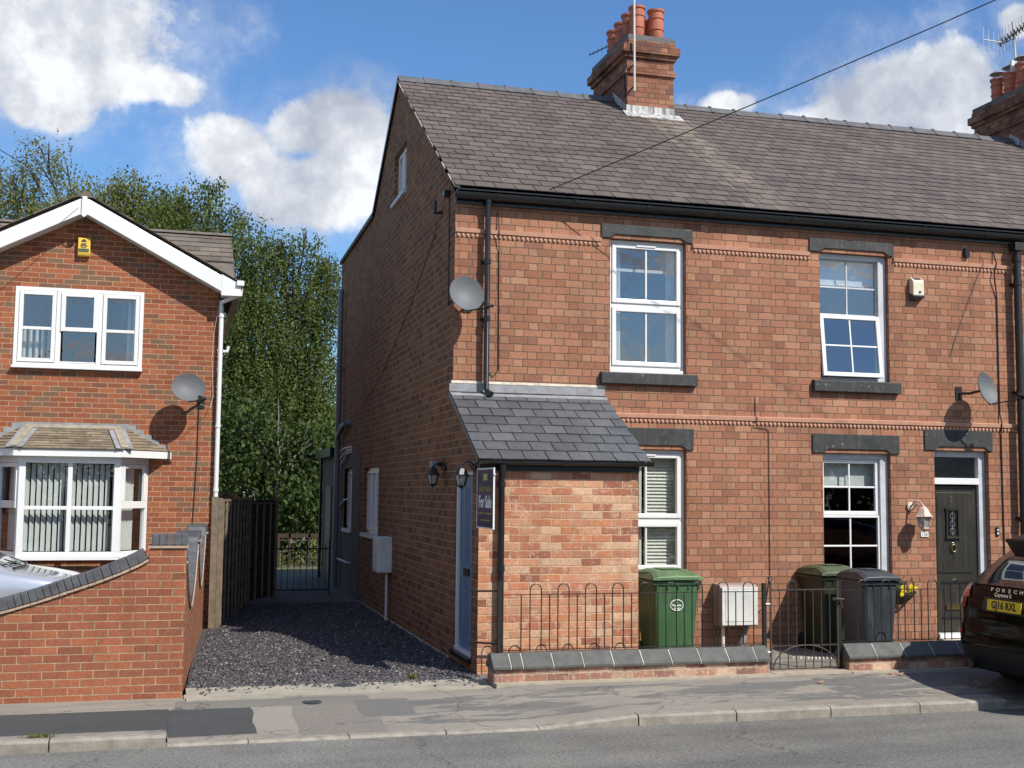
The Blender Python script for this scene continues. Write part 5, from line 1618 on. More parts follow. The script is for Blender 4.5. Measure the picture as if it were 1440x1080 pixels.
# gutter running back along the side and downpipe
mb = MB(); mb.box(-2.40, -2.29, 4.06, 11, 4.98, 5.06); bevel(mb.build('gutter', 'upvc', lh), .01)
mb = MB(); mb.tube([(-2.33, 4.20, 4.98), (-2.33, 4.20, 4.87), (-2.60, 4.33, 4.76), (-2.60, 4.33, 4.6), (-2.60, 4.33, .1)], .035, 10)
for z in (4.55, 2.9, 1.95): mb.tube([(-2.60, 4.33, z-.02), (-2.60, 4.33, z+.02)], .044, 10)
mb.build('downpipe', 'upvc', lh, smooth=True)
mb = MB(); mb.tube([(-2.56, 4.34, 4.02), (-2.50, 4.34, 4.02), (-2.48, 4.34, 4.10)], .025, 8); mb.build('sensor', 'upvc', lh)

# upper window: three bays
mb = MB(); x0, x1, z0, z1 = LW; y = LY+.01
frame_rect(mb, x0, x1, z0+.03, z1, .055, y-.02, y+.05); mb.box(x0-.01, x1+.01, y-.10, y+.05, z0-.005, z0+.028)
xa, xb = x0+.60, x0+1.165
mb.box(xa-.035, xa+.035, y-.018, y+.05, z0+.085, z1-.055); mb.box(xb-.035, xb+.035, y-.018, y+.05, z0+.085, z1-.055)
w = bevel(mb.build('window', 'upvc', lh))
zc = 4.26
for (a, b, kind) in ((x0+.06, xa-.04, 0), (xa+.04, xb-.04, 1), (xb+.04, x1-.06, 0)):
    s = MB()
    if kind == 0:
        frame_rect(s, a, b, z0+.09, z1-.06, .055, y-.035, y+.03); s.box(a+.055, b-.055, y-.025, y+.02, zc-.022, zc+.022)
    else:
        frame_rect(s, a-.01, b+.01, zc-.03, z1-.06, .06, y-.04, y+.03); q_ = MB(); q_.box(a, b, y-.018, y+.02, z0+.09, z0+.11); q_.build('glazing_bar', 'upvc', w)
    bevel(s.build('sash', 'upvc', w))
    pane(w, a+.02, b-.02, z0+.10, z1-.08, y+.01, 'glass')
s = MB()
for k in range(5):
    xx = x0+.12+k*.085
    s.lathe([(.028, z0+.1), (.022, zc+.05)], (xx, y+.20, 0), 8)
s.build('curtain', 'curtain', w)
s = MB()
for k in range(2): s.lathe([(.035, z0+.1), (.025, z1-.1)], (x1-.20+k*.07, y+.20, 0), 8)
s.build('curtain', 'curtain', w)
# yellow alarm
ya = thing('alarm_box', 'yellow burglar alarm box under the gable of the modern house', 'alarm box', (-4.58, 4.4, 5.4))
mb = MB(); mb.prism([(LY-.002, 5.335), (LY-.075, 5.345), (LY-.09, 5.38), (LY-.09, 5.60), (LY-.06, 5.615), (LY-.002, 5.615)], -4.665, -4.495, 'x'); bevel(mb.build('case', 'alarm_yellow', ya), .008, 3)
mb = MB(); mb.box(-4.655, -4.51, LY-.098, LY-.091, 5.40, 5.412); mb.box(-4.655, -4.51, LY-.098, LY-.091, 5.425, 5.445); mb.build('louvres', 'dark_green_ink', ya)
mb = MB()
mb.add([(-4.625, LY-.0925, 5.545), (-4.545, LY-.0925, 5.545), (-4.56, LY-.0925, 5.575), (-4.585, LY-.0925, 5.59), (-4.61, LY-.0925, 5.575)], [(0, 1, 2, 3, 4)]); mb.box(-4.62, -4.55, LY-.094, LY-.0915, 5.505, 5.525); mb.box(-4.635, -4.535, LY-.094, LY-.0915, 5.48, 5.495); mb.box(-4.62, -4.55, LY-.094, LY-.0915, 5.458, 5.466)
mb.build('badge', 'copper_iron', ya, fix=False)
cable('black cable hanging below the left satellite dish down the modern house', [(-2.88, 4.385, 3.22), (-2.885, 4.39, 2.4), (-2.92, 4.39, 1.45)], .007)
cable('overhead wire from the white gable finial up to the left', [(-4.60, 4.0, 6.12), (-4.95, 3.3, 6.18), (-5.9, 1.2, 6.30), (-8.5, -4.5, 7.1)], .005)
cable('short looped wire beside the yellow alarm box', [(-4.70, LY-.01, 5.60), (-4.73, LY-.02, 5.52), (-4.80, LY-.01, 5.47), (-4.87, LY-.01, 5.50), (-4.90, LY-.01, 5.56)], .005)

# bay window
bay = MB()
FX0, FX1, FY = -5.27, -3.93, 3.86
B0 = Vector((-5.62, LY, 0)); B1 = Vector((FX0, FY, 0)); B2 = Vector((FX1, FY, 0)); B3 = Vector((-3.57, LY, 0))
def vseg(mb, p, q, z0, z1, th=.06, mi=0, out=0.):
    d = (q-p).normalized(); n = Vector((d.y, -d.x, 0)); o = n*out
    a, b = p+o, q+o; c_, e_ = q-n*th+o, p-n*th+o
    mb.prism([(a.x, a.y), (b.x, b.y), (c_.x, c_.y), (e_.x, e_.y)], z0, z1, 'z', mi)
for p, q in ((B0, B1), (B1, B2), (B2, B3)):
    vseg(bay, p, q, 1.00, 1.075, .07); vseg(bay, p, q, 2.31, 2.40, .07)
for p, q in ((B0, B1), (B1, B2), (B2, B3)):
    d = (q-p).normalized()
    L = (q-p).length
    e = .085 if abs(d.x) > .99 else .055
    vseg(bay, p, p+d*e, 1.075, 2.31, .07); vseg(bay, q-d*e, q, 1.075, 2.31, .07)
bw = bevel(bay.build('bay_window', 'upvc', lh))
mb = MB(); vseg(mb, B1, B2, .965, .998, .1, out=.05); vseg(mb, B2, B3, .965, .998, .1, out=.05); vseg(mb, B0, B1, .965, .998, .1, out=.05); mb.build('sill', 'upvc', bw)
for p, q in ((B0, B1), (B1, B2), (B2, B3)):
    d = (q-p).normalized(); L = (q-p).length; n = Vector((d.y, -d.x, 0))
    e = .085 if abs(d.x) > .99 else .055
    s = MB()
    if abs(d.x) > .99:
        vseg(s, p+d*(L/2-.03), p+d*(L/2+.03), 1.075, 2.31, .05)
        vseg(s, p+d*e, p+d*(L/2-.03), 1.66, 1.71, .05); vseg(s, p+d*(L/2+.03), p+d*(L-e), 1.66, 1.71, .05)
    else:
        vseg(s, p+d*e, p+d*(L-e), 1.68, 1.78, .055, out=.012)
        vseg(s, p+d*e, p+d*(e+.05), 1.785, 2.305, .04, out=.012); vseg(s, p+d*(L-e-.05), p+d*(L-e), 1.785, 2.305, .04, out=.012); vseg(s, p+d*(e+.05), p+d*(L-e-.05), 2.25, 2.305, .04, out=.012)
    bevel(s.build('glazing_bar', 'upvc', bw))
    s = MB(); a = p+d*e-n*.035; b = p+d*(L-e)-n*.035
    s.quad((a.x, a.y, 1.07), (b.x, b.y, 1.07), (b.x, b.y, 2.32), (a.x, a.y, 2.32)); s.build('pane', 'glass_low', bw, fix=False)
    s = MB(); kk = int((L-.16)/.076)
    for k in range(kk):
        c_ = p+d*(.10+k*.076)-n*.16; ang = math.atan2(d.y, d.x)+(R(38) if abs(d.x) > .99 else R(-32) if p is B2 else R(4))
        M = Matrix.Translation((c_.x, c_.y, 1.69)) @ Matrix.Rotation(ang, 4, 'Z'); s.obox(M, .068, .002, 1.22)
    s.build('vertical_blind', 'blind_grey', bw)
mb = MB(); mb.add([(B0.x, B0.y+.02, 1.07), (B1.x, B1.y+.1, 1.07), (B2.x, B2.y+.1, 1.07), (B3.x, B3.y+.02, 1.07)], [(0, 1, 2, 3)]); mb.box(-5.9, -3.3, 4.95, 4.97, .9, 2.6); mb.build('room_wall', 'room_dark', bw)
mb = MB(); mb.box(-5.2, -4.0, 4.1, 4.38, .0, .95); mb.build('bay_plinth', 'estate_brick', lh)
for xa_, xb_ in ((-3.580, -3.566), (-5.614, -5.600)):
    mb = MB(); mb.box(xa_, xb_, 4.405, 4.95, 1.07, 2.43); mb.build('jamb', 'upvc', bw)
# bay fascia and little hipped roof
E0 = Vector((-5.92, LY, 0)); E1 = Vector((-5.34, 3.74, 0)); E2 = Vector((-3.88, 3.74, 0)); E3 = Vector((-3.25, LY, 0))
mb = MB(); vseg(mb, E0, E1, 2.40, 2.50, .02); vseg(mb, E1, E2, 2.40, 2.50, .02); vseg(mb, E2, E3, 2.40, 2.50, .02)
mb.add([(E0.x, E0.y, 2.405), (E1.x, E1.y, 2.405), (E2.x, E2.y, 2.405), (E3.x, E3.y, 2.405)], [(0, 1, 2, 3)])
bevel(mb.build('bay_fascia', 'upvc', lh), .003)
T0 = Vector((-5.20, 4.25, 2.80)); T1 = Vector((-4.02, 4.25, 2.80))
def tri_clip(Lup, skew0, skew1):
    return lambda s, W: (skew0*s/Lup, W-skew1*s/Lup)
Eh = 2.50
up_c = Vector((0, T0.y-3.72, T0.z-Eh))
tile_slope('bay_roof', lh, (E1.x, 3.72, Eh), (E2.x, 3.72, Eh), up_c, .075, .2, 'bay_tiles', clip=tri_clip(up_c.length, T0.x-E1.x, E2.x-T1.x), seed=5, th=.014)
def hipside(A, B, T, flip):
    A = Vector((A.x, A.y, Eh)); B = Vector((B.x, B.y, Eh)); e = (B-A).normalized()
    up = (T-A)-e*(T-A).dot(e); s0 = (T-A).dot(e); W = (B-A).length
    return tile_slope('bay_roof', lh, A, B, up, .075, .2, 'bay_tiles', clip=tri_clip(up.length, s0, W-s0), seed=6, th=.014)
hipside(E2, E3, Vector((T1.x+.12, LY-.03, 2.83)), 0); hipside(E0, E1, Vector((T0.x-.12, LY-.03, 2.83)), 0)
mb = MB()
mb.add([(E0.x, LY, Eh), (E1.x, 3.74, Eh), (E2.x, 3.74, Eh), (E3.x, LY, Eh), tuple(T0), tuple(T1), (T0.x-.12, LY, 2.83), (T1.x+.12, LY, 2.83)], [(1, 2, 5, 4), (2, 3, 7, 5), (0, 1, 4, 6), (4, 5, 7, 6)]); mb.build('bay_roof_deck', 'lead', lh, fix=False)
mb = MB(); mb.bar((E2.x, 3.72, Eh+.03), (T1.x, T1.y, T1.z+.02), .10, .03); mb.bar((E1.x, 3.72, Eh+.03), (T0.x, T0.y, T0.z+.02), .10, .03); mb.tube([(T0.x-.05, T0.y, T0.z+.02), (T1.x+.05, T1.y, T1.z+.02)], .045, 8)
mq = MB(); mq.bar((E2.x-.0, 3.72, Eh+.022), (T1.x, T1.y, T1.z+.012), .24, .012); mq.build('bay_valley_lead', 'lead', lh); mq = MB(); mq.bar((E1.x, 3.72, Eh+.022), (T0.x, T0.y, T0.z+.012), .24, .012); mq.build('bay_valley_lead', 'lead', lh)
mb.build('bay_hips', 'roof_tile_pale', lh)
mb = MB(); steps = 5
mb.box(T0.x-.15, T1.x+.15, LY-.012, LY-.002, 2.80, 2.90)
for k in range(steps):
    a = T1.x+.15+k*.11; zt = 2.885-k*.07; mb.box(a, a+.11, LY-.012, LY-.002, zt-.12, zt)
    a = T0.x-.15-(k+1)*.11; mb.box(a, a+.11, LY-.012, LY-.002, zt-.12, zt)
mb.build('bay_flashing', 'lead', lh)

# ================================================================== BOUNDARY WALL LEFT
bwall = thing('boundary_wall', 'red brick boundary wall with swept blue brick coping', 'wall', (-4.5, -1.9, 0))
prof = [(-3.375, 1.38), (-3.46, 1.33), (-3.62, 1.255), (-3.85, 1.165), (-4.1, 1.08), (-4.35, .995), (-4.6, .92), (-4.9, .85), (-5.3, .79), (-5.8, .76), (-9.5, .76)]
mb = MB()
for (a, za), (b, zb2) in zip(prof, prof[1:]):
    mb.prism([(a, -.1), (b, -.1), (b, zb2-.1), (a, za-.1)], -1.98, -1.765, 'y')
mb.box(-3.375, -3.035, -1.982, -1.66, -.1, 1.405)
mb.build('brickwork', 'boundary_brick', bwall)
mb = MB(); mb2 = MB(); mb3 = MB()
pts = [Vector((p[0], 0, p[1]-.1)) for p in prof[:-1]]+[Vector((-9.5, 0, .66))]
acc = []
for a, b in zip(pts, pts[1:]):
    L = (b-a).length; k = max(1, round(L/.0725))
    for i in range(k): acc.append((a.lerp(b, i/k), a.lerp(b, (i+1)/k)))
r = random.Random(4)
for i, (a, b) in enumerate(acc):
    d = (b-a).normalized(); n = Vector((-d.z, 0, d.x))
    if n.z < 0: n = -n
    g = d*.003; c_ = (a+b)/2+n*(.030+.056); M = Matrix((d, Vector((0, 1, 0)), n)).transposed().to_4x4(); M.translation = Vector((c_.x, -1.872+r.uniform(-.002, .002), c_.z))
    if M.determinant() < 0: M[0][1] *= -1; M[1][1] *= -1; M[2][1] *= -1
    mb.obox(M, (b-a).length-.005, .228, .108)
    M2 = M.copy(); c2 = (a+b)/2+n*.016+Vector((0, 0, 0)); M2.translation = Vector((c2.x, -1.872+r.uniform(-.006, .006), c2.z)); mb2.obox(M2, (b-a).length*.96, .262, .022+r.uniform(-.002, .002))
for k in range(5): mb.box(-3.36+k*.068, -3.36+k*.068+.062, -1.99, -1.66, 1.432, 1.535)
mb2.box(-3.39, -3.02, -2.0, -1.65, 1.405, 1.428)
bevel(mb.build('coping', 'blue_brick', bwall), .006); mb2.build('creasing', 'creasing_tile', bwall)
# return wall along the drive, two dips between piers
ret = thing('side_boundary_wall', 'brick return wall along the drive with two swept dips', 'wall', (-2.9, .8, 0))
A = Vector((-3.035, -1.66, 0)); B = Vector((-2.745, 3.62, 0)); D = (B-A).normalized(); Nn = Vector((D.y, -D.x, 0)); Lw = (B-A).length
def topz(s):
    if s < 2.55: q = s/2.55
    elif s < 2.85: return 1.44
    elif s < 5.0: q = (s-2.85)/2.15
    else: return 1.44
    return .80+.55*abs(2*q-1)**1.7*(1 if True else 0)
ss = [0]
while ss[-1] < Lw-.001: ss.append(min(ss[-1]+.09, Lw))
mb = MB(); mc = MB(); mt = MB()
for a, b in zip(ss, ss[1:]):
    p = A+D*a; q = A+D*b; za, zb2 = topz(a+.001)-.11, topz(b-.001)-.11
    V = [p, q, q-Nn*.215, p-Nn*.215]
    mb.add([(v.x, v.y, -.1) for v in V]+[(V[0].x, V[0].y, za), (V[1].x, V[1].y, zb2), (V[2].x, V[2].y, zb2), (V[3].x, V[3].y, za)], [(0, 1, 5, 4), (2, 3, 7, 6), (4, 5, 6, 7)])
    for m_, o0, o1, t0, t1 in ((mt, .02, .235, 0, .022), (mc, .008, .225, .024, .125)):
        P0, P1, P2, P3 = p+Nn*o0+D*.002, q+Nn*o0-D*.002, q-Nn*o1-D*.002, p-Nn*o1+D*.002
        m_.add([(P0.x, P0.y, za+t0), (P1.x, P1.y, zb2+t0), (P2.x, P2.y, zb2+t0), (P3.x, P3.y, za+t0), (P0.x, P0.y, za+t1), (P1.x, P1.y, zb2+t1), (P2.x, P2.y, zb2+t1), (P3.x, P3.y, za+t1)],
               [(0, 3, 2, 1), (4, 5, 6, 7), (0, 1, 5, 4), (1, 2, 6, 5), (2, 3, 7, 6), (3, 0, 4, 7)])
for sp in (2.70, Lw-.12):
    c_ = A+D*sp; M = Matrix((D, Nn, Vector((0, 0, 1)))).transposed().to_4x4()
    for zz, hh, ww, mm_ in ((1.343, .022, .30, mt), (1.41, .10, .275, mc)):
        M.translation = Vector((c_.x, c_.y, zz+.011))-Nn*.107
        Mq = M.copy()
        if Mq.determinant() < 0: Mq[0][0] *= -1; Mq[1][0] *= -1; Mq[2][0] *= -1
        mm_.obox(Mq, ww, ww, hh)
mb.build('brickwork', 'boundary_brick', ret, fix=False); mt.build('creasing', 'creasing_tile', ret); mc.build('coping', 'blue_brick', ret)

# ================================================================== FENCE, REAR GATE
fn = thing('fence', 'tall dark wooden panel fence with pale front post along the drive', 'fence', (-2.3, 5.5, 0))
mb = MB(); mb.box(-2.67, -2.58, 3.56, 3.66, -.05, 1.86); mb.build('post', 'fence_wood', fn)
mb = MB(); mb.box(-2.575, -2.515, 3.60, 3.68, -.05, 1.84); mb.build('post', 'fence_wood', fn)
line = [(-2.54, 3.68), (-2.25, 5.35), (-1.97, 7.0), (-1.42, 8.2)]
r = random.Random(2)
for (a, b), zt in zip(zip(line, line[1:]), (1.80, 1.78, 1.72)):
    A = Vector((a[0], a[1], 0)); B = Vector((b[0], b[1], 0)); d = (B-A).normalized(); L = (B-A).length
    n = Vector((d.y, -d.x, 0)); s = MB(); z = .08; k = 0
    while z < zt-.05:       # overlapping waney boards
        o = .012 if k % 2 else .0
        M = Matrix((d, n, Vector((0, 0, 1)))).transposed().to_4x4(); M.translation = (A+B)/2+Vector((0, 0, z+.055))+n*o
        if M.determinant() < 0: M[0][0] *= -1; M[1][0] *= -1; M[2][0] *= -1
        s.obox(M @ Matrix.Rotation(R(6), 4, 'X'), L-.02, .010, .125+r.uniform(-.01, .01)); z += .105; k += 1
    s.build('panel', 'fence_dark', fn)
    s = MB()
    for q in (0.02, .25, .5, .75, .97):
        p = A+d*L*q+n*.028; s.box(p.x-.018, p.x+.018, p.y-.018, p.y+.018, .05, zt)
    M = Matrix((d, n, Vector((0, 0, 1)))).transposed().to_4x4(); M.translation = (A+B)/2+Vector((0, 0, zt+.005))
    if M.determinant() < 0: M[0][0] *= -1; M[1][0] *= -1; M[2][0] *= -1
    s.obox(M, L, .07, .03); s.build('battens', 'fence_wood', fn)
    s = MB(); s.box(B.x-.045, B.x+.045, B.y-.045, B.y+.045, -.05, zt+.06); s.build('post', 'fence_wood', fn)
rg = thing('rear_gate', 'black iron gate at the end of the passage', 'gate', (-.9, 8.75, 0))
mb = MB(); mb.box(-1.38, -1.35, 8.74, 8.77, .02, 1.05); mb.box(-.38, -.35, 8.74, 8.77, .02, 1.05); mb.box(-1.35, -.38, 8.745, 8.765, .86, .885); mb.box(-1.35, -.38, 8.745, 8.765, .10, .125); mb.build('gate_frame', 'iron', rg)
for k in range(8):
    mb = MB(); mb.box(-1.25+k*.115, -1.238+k*.115, 8.745, 8.765, .1, .95); mb.build('bar', 'iron', rg)
# garden bits beyond the gate
rb = MB(); rb.box(-3.5, .8, 17.0, 17.08, .75, .85)
for k in range(9): rb.box(-3.4+k*.5, -3.35+k*.5, 17.0, 17.06, 0, .85)
rb.box(-1.02, -.62, 16.9, 16.98, .0, .78); o = rb.build('garden_fence', 'fence_dark'); tag(o, 'low dark wooden rail with a board seen through the rear gate', 'fence')


# ================================================================== TREES
def strands(r, n, c, rad, drop, per, spread=.035, top_bias=.6):
    """drooping strings of leaf positions inside an ellipsoid"""
    out = []; ctr = []
    for _ in range(n):
        if ctr and r.uniform() < .86:
            s = ctr[r.randint(len(ctr))]+r.normal(0, 1, 3)*np.array([.20, .20, .16])*min(1., rad[0]/.6)
            if len(ctr) < n/16 and r.uniform() < .07: ctr.append(np.array(c)+r.normal(0, .52, 3)*np.array(rad))
            L = drop*1.25*r.uniform(.3, 1.2); k = max(3, int(per*L)); drift = r.normal(0, .12, 2)
            t = np.linspace(0, 1, k)
            out.append(np.stack([s[0]+drift[0]*t, s[1]+drift[1]*t, s[2]-L*t], 1)+r.normal(0, spread, (k, 3)))
            continue
        while True:
            p = r.uniform(-1, 1, 3)
            q = np.linalg.norm(p)
            if q < 1 and q > r.uniform(0, .75): break
        p[2] = p[2]*(1-.0)+.0
        s = np.array(c)+p*np.array(rad); ctr.append(s)
        L = drop*1.25*r.uniform(.3, 1.2); k = max(3, int(per*L)); drift = r.normal(0, .12, 2)
        t = np.linspace(0, 1, k)
        P = np.stack([s[0]+drift[0]*t, s[1]+drift[1]*t, s[2]-L*t], 1)+r.normal(0, spread, (k, 3))
        out.append(P)
    return np.concatenate(out)


def tree(name, label, base, h, clusters, mat, bark, size, per, seed, trunk_r=.14, cat='tree', lean=0., group='trees behind the houses', drop=.9):
    t = thing(name, label, cat, base, group)
    r = np.random.RandomState(seed); rr = random.Random(seed)
    mb = MB(); b = Vector(base); pts = []
    top = Vector((base[0]+lean, base[1], base[2]+h*.96))
    for i in range(9):
        q = i/8; p = b.lerp(top, q)+Vector((rr.uniform(-.08, .08), rr.uniform(-.08, .08), 0))*(1 if 0 < i < 8 else 0); pts.append(p)
    mb.tube(pts, [trunk_r*(1-.92*i/8) for i in range(9)], 8)
    mb.build('trunk', bark, t, smooth=True)
    mb = MB(); allp = []
    for (cx, cy, cz, rx, ry, rz, n, dd) in clusters:
        q = min(max((cz-rz*.3-base[2])/h, .12), .9); s = b.lerp(top, q*.8); e = Vector((cx, cy, cz+rz*.3))
        mid = (s+e)/2+Vector((0, 0, .25))
        mb.tube([s, mid, e], [trunk_r*.38, trunk_r*.22, .012], 6)
        for k in range(6):
            f = Vector((cx+rr.uniform(-rx, rx)*.8, cy+rr.uniform(-ry, ry)*.8, cz+rr.uniform(-.3, 1)*rz*.8)); m2 = mid.lerp(e, rr.uniform(.2, .9))
            mb.tube([m2, (m2+f)/2+Vector((0, 0, .12)), f], [.022, .014, .005], 4)
        allp.append(strands(r, n, (cx, cy, cz), (rx, ry, rz), dd, per))
    mb.build('limbs', bark, t, smooth=True)
    leaves('crown', mat, t, np.concatenate(allp), size, flat=1.1, seed=seed)
    return t


def P3(x, y, Y):
    """world X,Z of a photo point at depth Y (used once to size the distant crowns)"""
    d = rot @ Vector(((x-720)/1685, (540-y)/1685, -1)); o = Vector((-3.134, -14, 1.98)); k = (Y-o.y)/d.y; p = o+d*k
    return p.x, p.z


def clus(Y, lst, sc=1/44.):
    out = []
    for (px, py, rx, ry, n, dd) in lst:
        X, Z = P3(px, py, Y); out.append((X, Y+rnd.uniform(-.6, .6), Z, rx*sc, rx*sc*.8, ry*sc, n, dd))
    return out


S1 = (24+14)/1685*1.02
x_, z_ = P3(400, 800, 22)
tree('birch_tree', 'tall dense green birch filling the gap between the two houses', (x_, 22, 0), 9.2,
     clus(22, [(400, 400, 62, 55, 651, .9), (360, 460, 50, 80, 806, 1.1), (430, 470, 45, 80, 651, 1.0), (345, 560, 45, 60, 651, 1.1), (400, 570, 62, 70, 961, 1.2), (445, 590, 32, 60, 465, 1.0),
               (330, 560, 40, 90, 651, 1.0), (335, 450, 35, 70, 465, 1.0), (428, 338, 14, 22, 77, .5), (350, 372, 25, 30, 186, .6), (458, 370, 22, 20, 108, .7), (452, 430, 24, 34, 217, .7), (462, 372, 18, 16, 120, .6), (345, 345, 26, 24, 200, .7), (385, 345, 22, 18, 120, .6), (468, 400, 16, 20, 93, .5), (400, 350, 40, 20, 232, .6), (440, 520, 34, 60, 403, .9), (375, 520, 50, 70, 651, 1.)], (22+14)/1685), 'leaf_birch', 'birch_bark', .092, 13, 21, .17, drop=1.)
tree('maple_tree', 'low dark green bushy tree above the rear iron gate', (-.6, 19, 0), 4.6,
     clus(19, [(395, 640, 70, 50, 651, .4), (350, 620, 55, 60, 558, .4), (440, 640, 40, 60, 465, .4), (430, 700, 45, 50, 465, .4), (400, 740, 35, 50, 403, .4), (450, 740, 30, 60, 341, .4)], (19+14)/1685), 'leaf_dark', 'bark', .15, 10, 22, .10)
tree('maple_tree', 'broad dark tree filling the view low behind the fence and gate', (-1.5, 26, 0), 5.0,
     clus(26, [(330, 640, 90, 70, 806, .5), (420, 620, 80, 70, 806, .5), (460, 700, 60, 70, 620, .4), (390, 730, 80, 60, 651, .4), (320, 720, 60, 60, 403, .4), (400, 790, 90, 30, 403, .3)], (26+14)/1685), 'leaf_dark', 'bark', .17, 10, 29, .15)
tree('garden_shrub', 'sunlit green undergrowth seen through the rear gate', (-1.2, 18.4, 0), 1.9,
     clus(18.4, [(400, 800, 28, 30, 186, .2), (445, 800, 24, 30, 155, .2), (425, 770, 40, 22, 186, .25)], (18.4+14)/1685), 'leaf_pale', 'bark', .10, 12, 23, .03, cat='shrub', group='garden shrubs behind the houses')
tree('conifer_hedge', 'golden green shrub top showing above the dark fence', (-2.6, 6.6, 0), 1.7,
     [(-2.55, 6.0, 1.72, .35, .5, .20, 120, .1), (-2.45, 6.9, 1.74, .35, .5, .2, 120, .1), (-2.3, 7.6, 1.72, .3, .4, .17, 80, .1)], 'leaf_gold', 'bark', .035, 60, 24, .02, cat='shrub', group='garden shrubs behind the houses')
x_, z_ = P3(110, 700, 27)
tree('birch_tree', 'wispy weeping birch rising above the left roof slope', (x_, 27, 0), 12.0,
     clus(27, [(55, 210, 30, 18, 69, 1.2), (90, 225, 22, 22, 46, 1.3), (38, 245, 30, 30, 93, 1.2), (10, 260, 30, 35, 201, 1.2), (30, 290, 45, 30, 310, 1.0), (75, 285, 30, 25, 108, .9)], (27+14)/1685), 'leaf_pale', 'birch_bark', .10, 9, 25, .12)
x_, z_ = P3(190, 700, 25)
tree('birch_tree', 'olive green birch behind the peak of the white gable', (x_, 25, 0), 10.5,
     clus(25, [(130, 285, 40, 28, 403, .8), (180, 270, 35, 26, 372, .8), (85, 300, 40, 25, 341, .8), (215, 295, 40, 35, 465, .8), (150, 330, 90, 30, 620, .8)], (25+14)/1685), 'leaf_pale', 'birch_bark', .105, 9, 26, .14)
x_, z_ = P3(270, 700, 24)
tree('birch_tree', 'dark leaved birch with an arching branch right of the white gable', (x_, 24, 0), 10.0,
     clus(24, [(240, 285, 36, 32, 434, .7), (275, 300, 36, 40, 496, .8), (300, 265, 18, 16, 108, .6), (318, 300, 20, 12, 93, .6), (340, 300, 12, 8, 46, .5), (300, 340, 30, 40, 403, .9), (250, 330, 50, 30, 465, .8)], (24+14)/1685), 'leaf_birch', 'birch_bark', .105, 9, 27, .14)

# unseen hedge added across the road to darken the window reflections
pp = []
hr = np.random.RandomState(3)
n = 9000
hx = hr.uniform(-30, 40, n); tz = 5.2+1.3*np.sin(hx*.5)+.7*np.sin(hx*1.7+1)
pp = np.stack([hx, -24+hr.normal(0, .7, n), hr.uniform(0, 1, n)*tz], 1)
hd = leaves('reflection_hedge', 'leaf_hedge', None, pp, .8, seed=4); hd['kind'] = 'stuff'; hd['label'] = 'tall dark hedge along the far side of the road'; hd['category'] = 'hedge'


# ================================================================== CARS
class CarBody:
    """body defined as plan rings (rounded rectangles) stacked in z; local x from tail (0) to nose (L), y half width"""
    def __init__(s, rows, n=8.): s.rows = rows; s.n = n
    def at(s, z):
        R_ = s.rows
        if z <= R_[0][0]: return R_[0][1:]
        for a, b in zip(R_, R_[1:]):
            if z <= b[0]:
                q = (z-a[0])/(b[0]-a[0]); return tuple(u+(v-u)*q for u, v in zip(a[1:], b[1:]))
        return R_[-1][1:]
    def ring(s, z, N=56, grow=0.):
        x0, x1, w = s.at(z); xc = (x0+x1)/2; a = (x1-x0)/2+grow; w += grow; out = []
        for k in range(N):
            th = 2*math.pi*k/N; c, q = math.cos(th), math.sin(th)
            out.append((xc+a*math.copysign(abs(c)**(2/s.n), c), w*math.copysign(abs(q)**(2/s.n), q), z))
        return out
    def rear(s, y, z, g=0.):
        x0, x1, w = s.at(z); xc = (x0+x1)/2; a = (x1-x0)/2+g; w += g
        q = min(abs(y)/w, (1-((a-.22)/a)**s.n)**(1/s.n)); return (xc-a*(1-q**s.n)**(1/s.n), math.copysign(q*w, y), z)
    def front(s, y, z, g=0.):
        x0, x1, w = s.at(z); xc = (x0+x1)/2; a = (x1-x0)/2+g; w += g
        q = min(abs(y)/w, (1-((a-.22)/a)**s.n)**(1/s.n)); return (xc+a*(1-q**s.n)**(1/s.n), math.copysign(q*w, y), z)
    def side(s, x, z, sg, g=0.):
        x0, x1, w = s.at(z); xc = (x0+x1)/2; a = (x1-x0)/2+g; w += g
        q = min(abs(x-xc)/a, .9999); return (x, sg*w*(1-q**s.n)**(1/s.n), z)


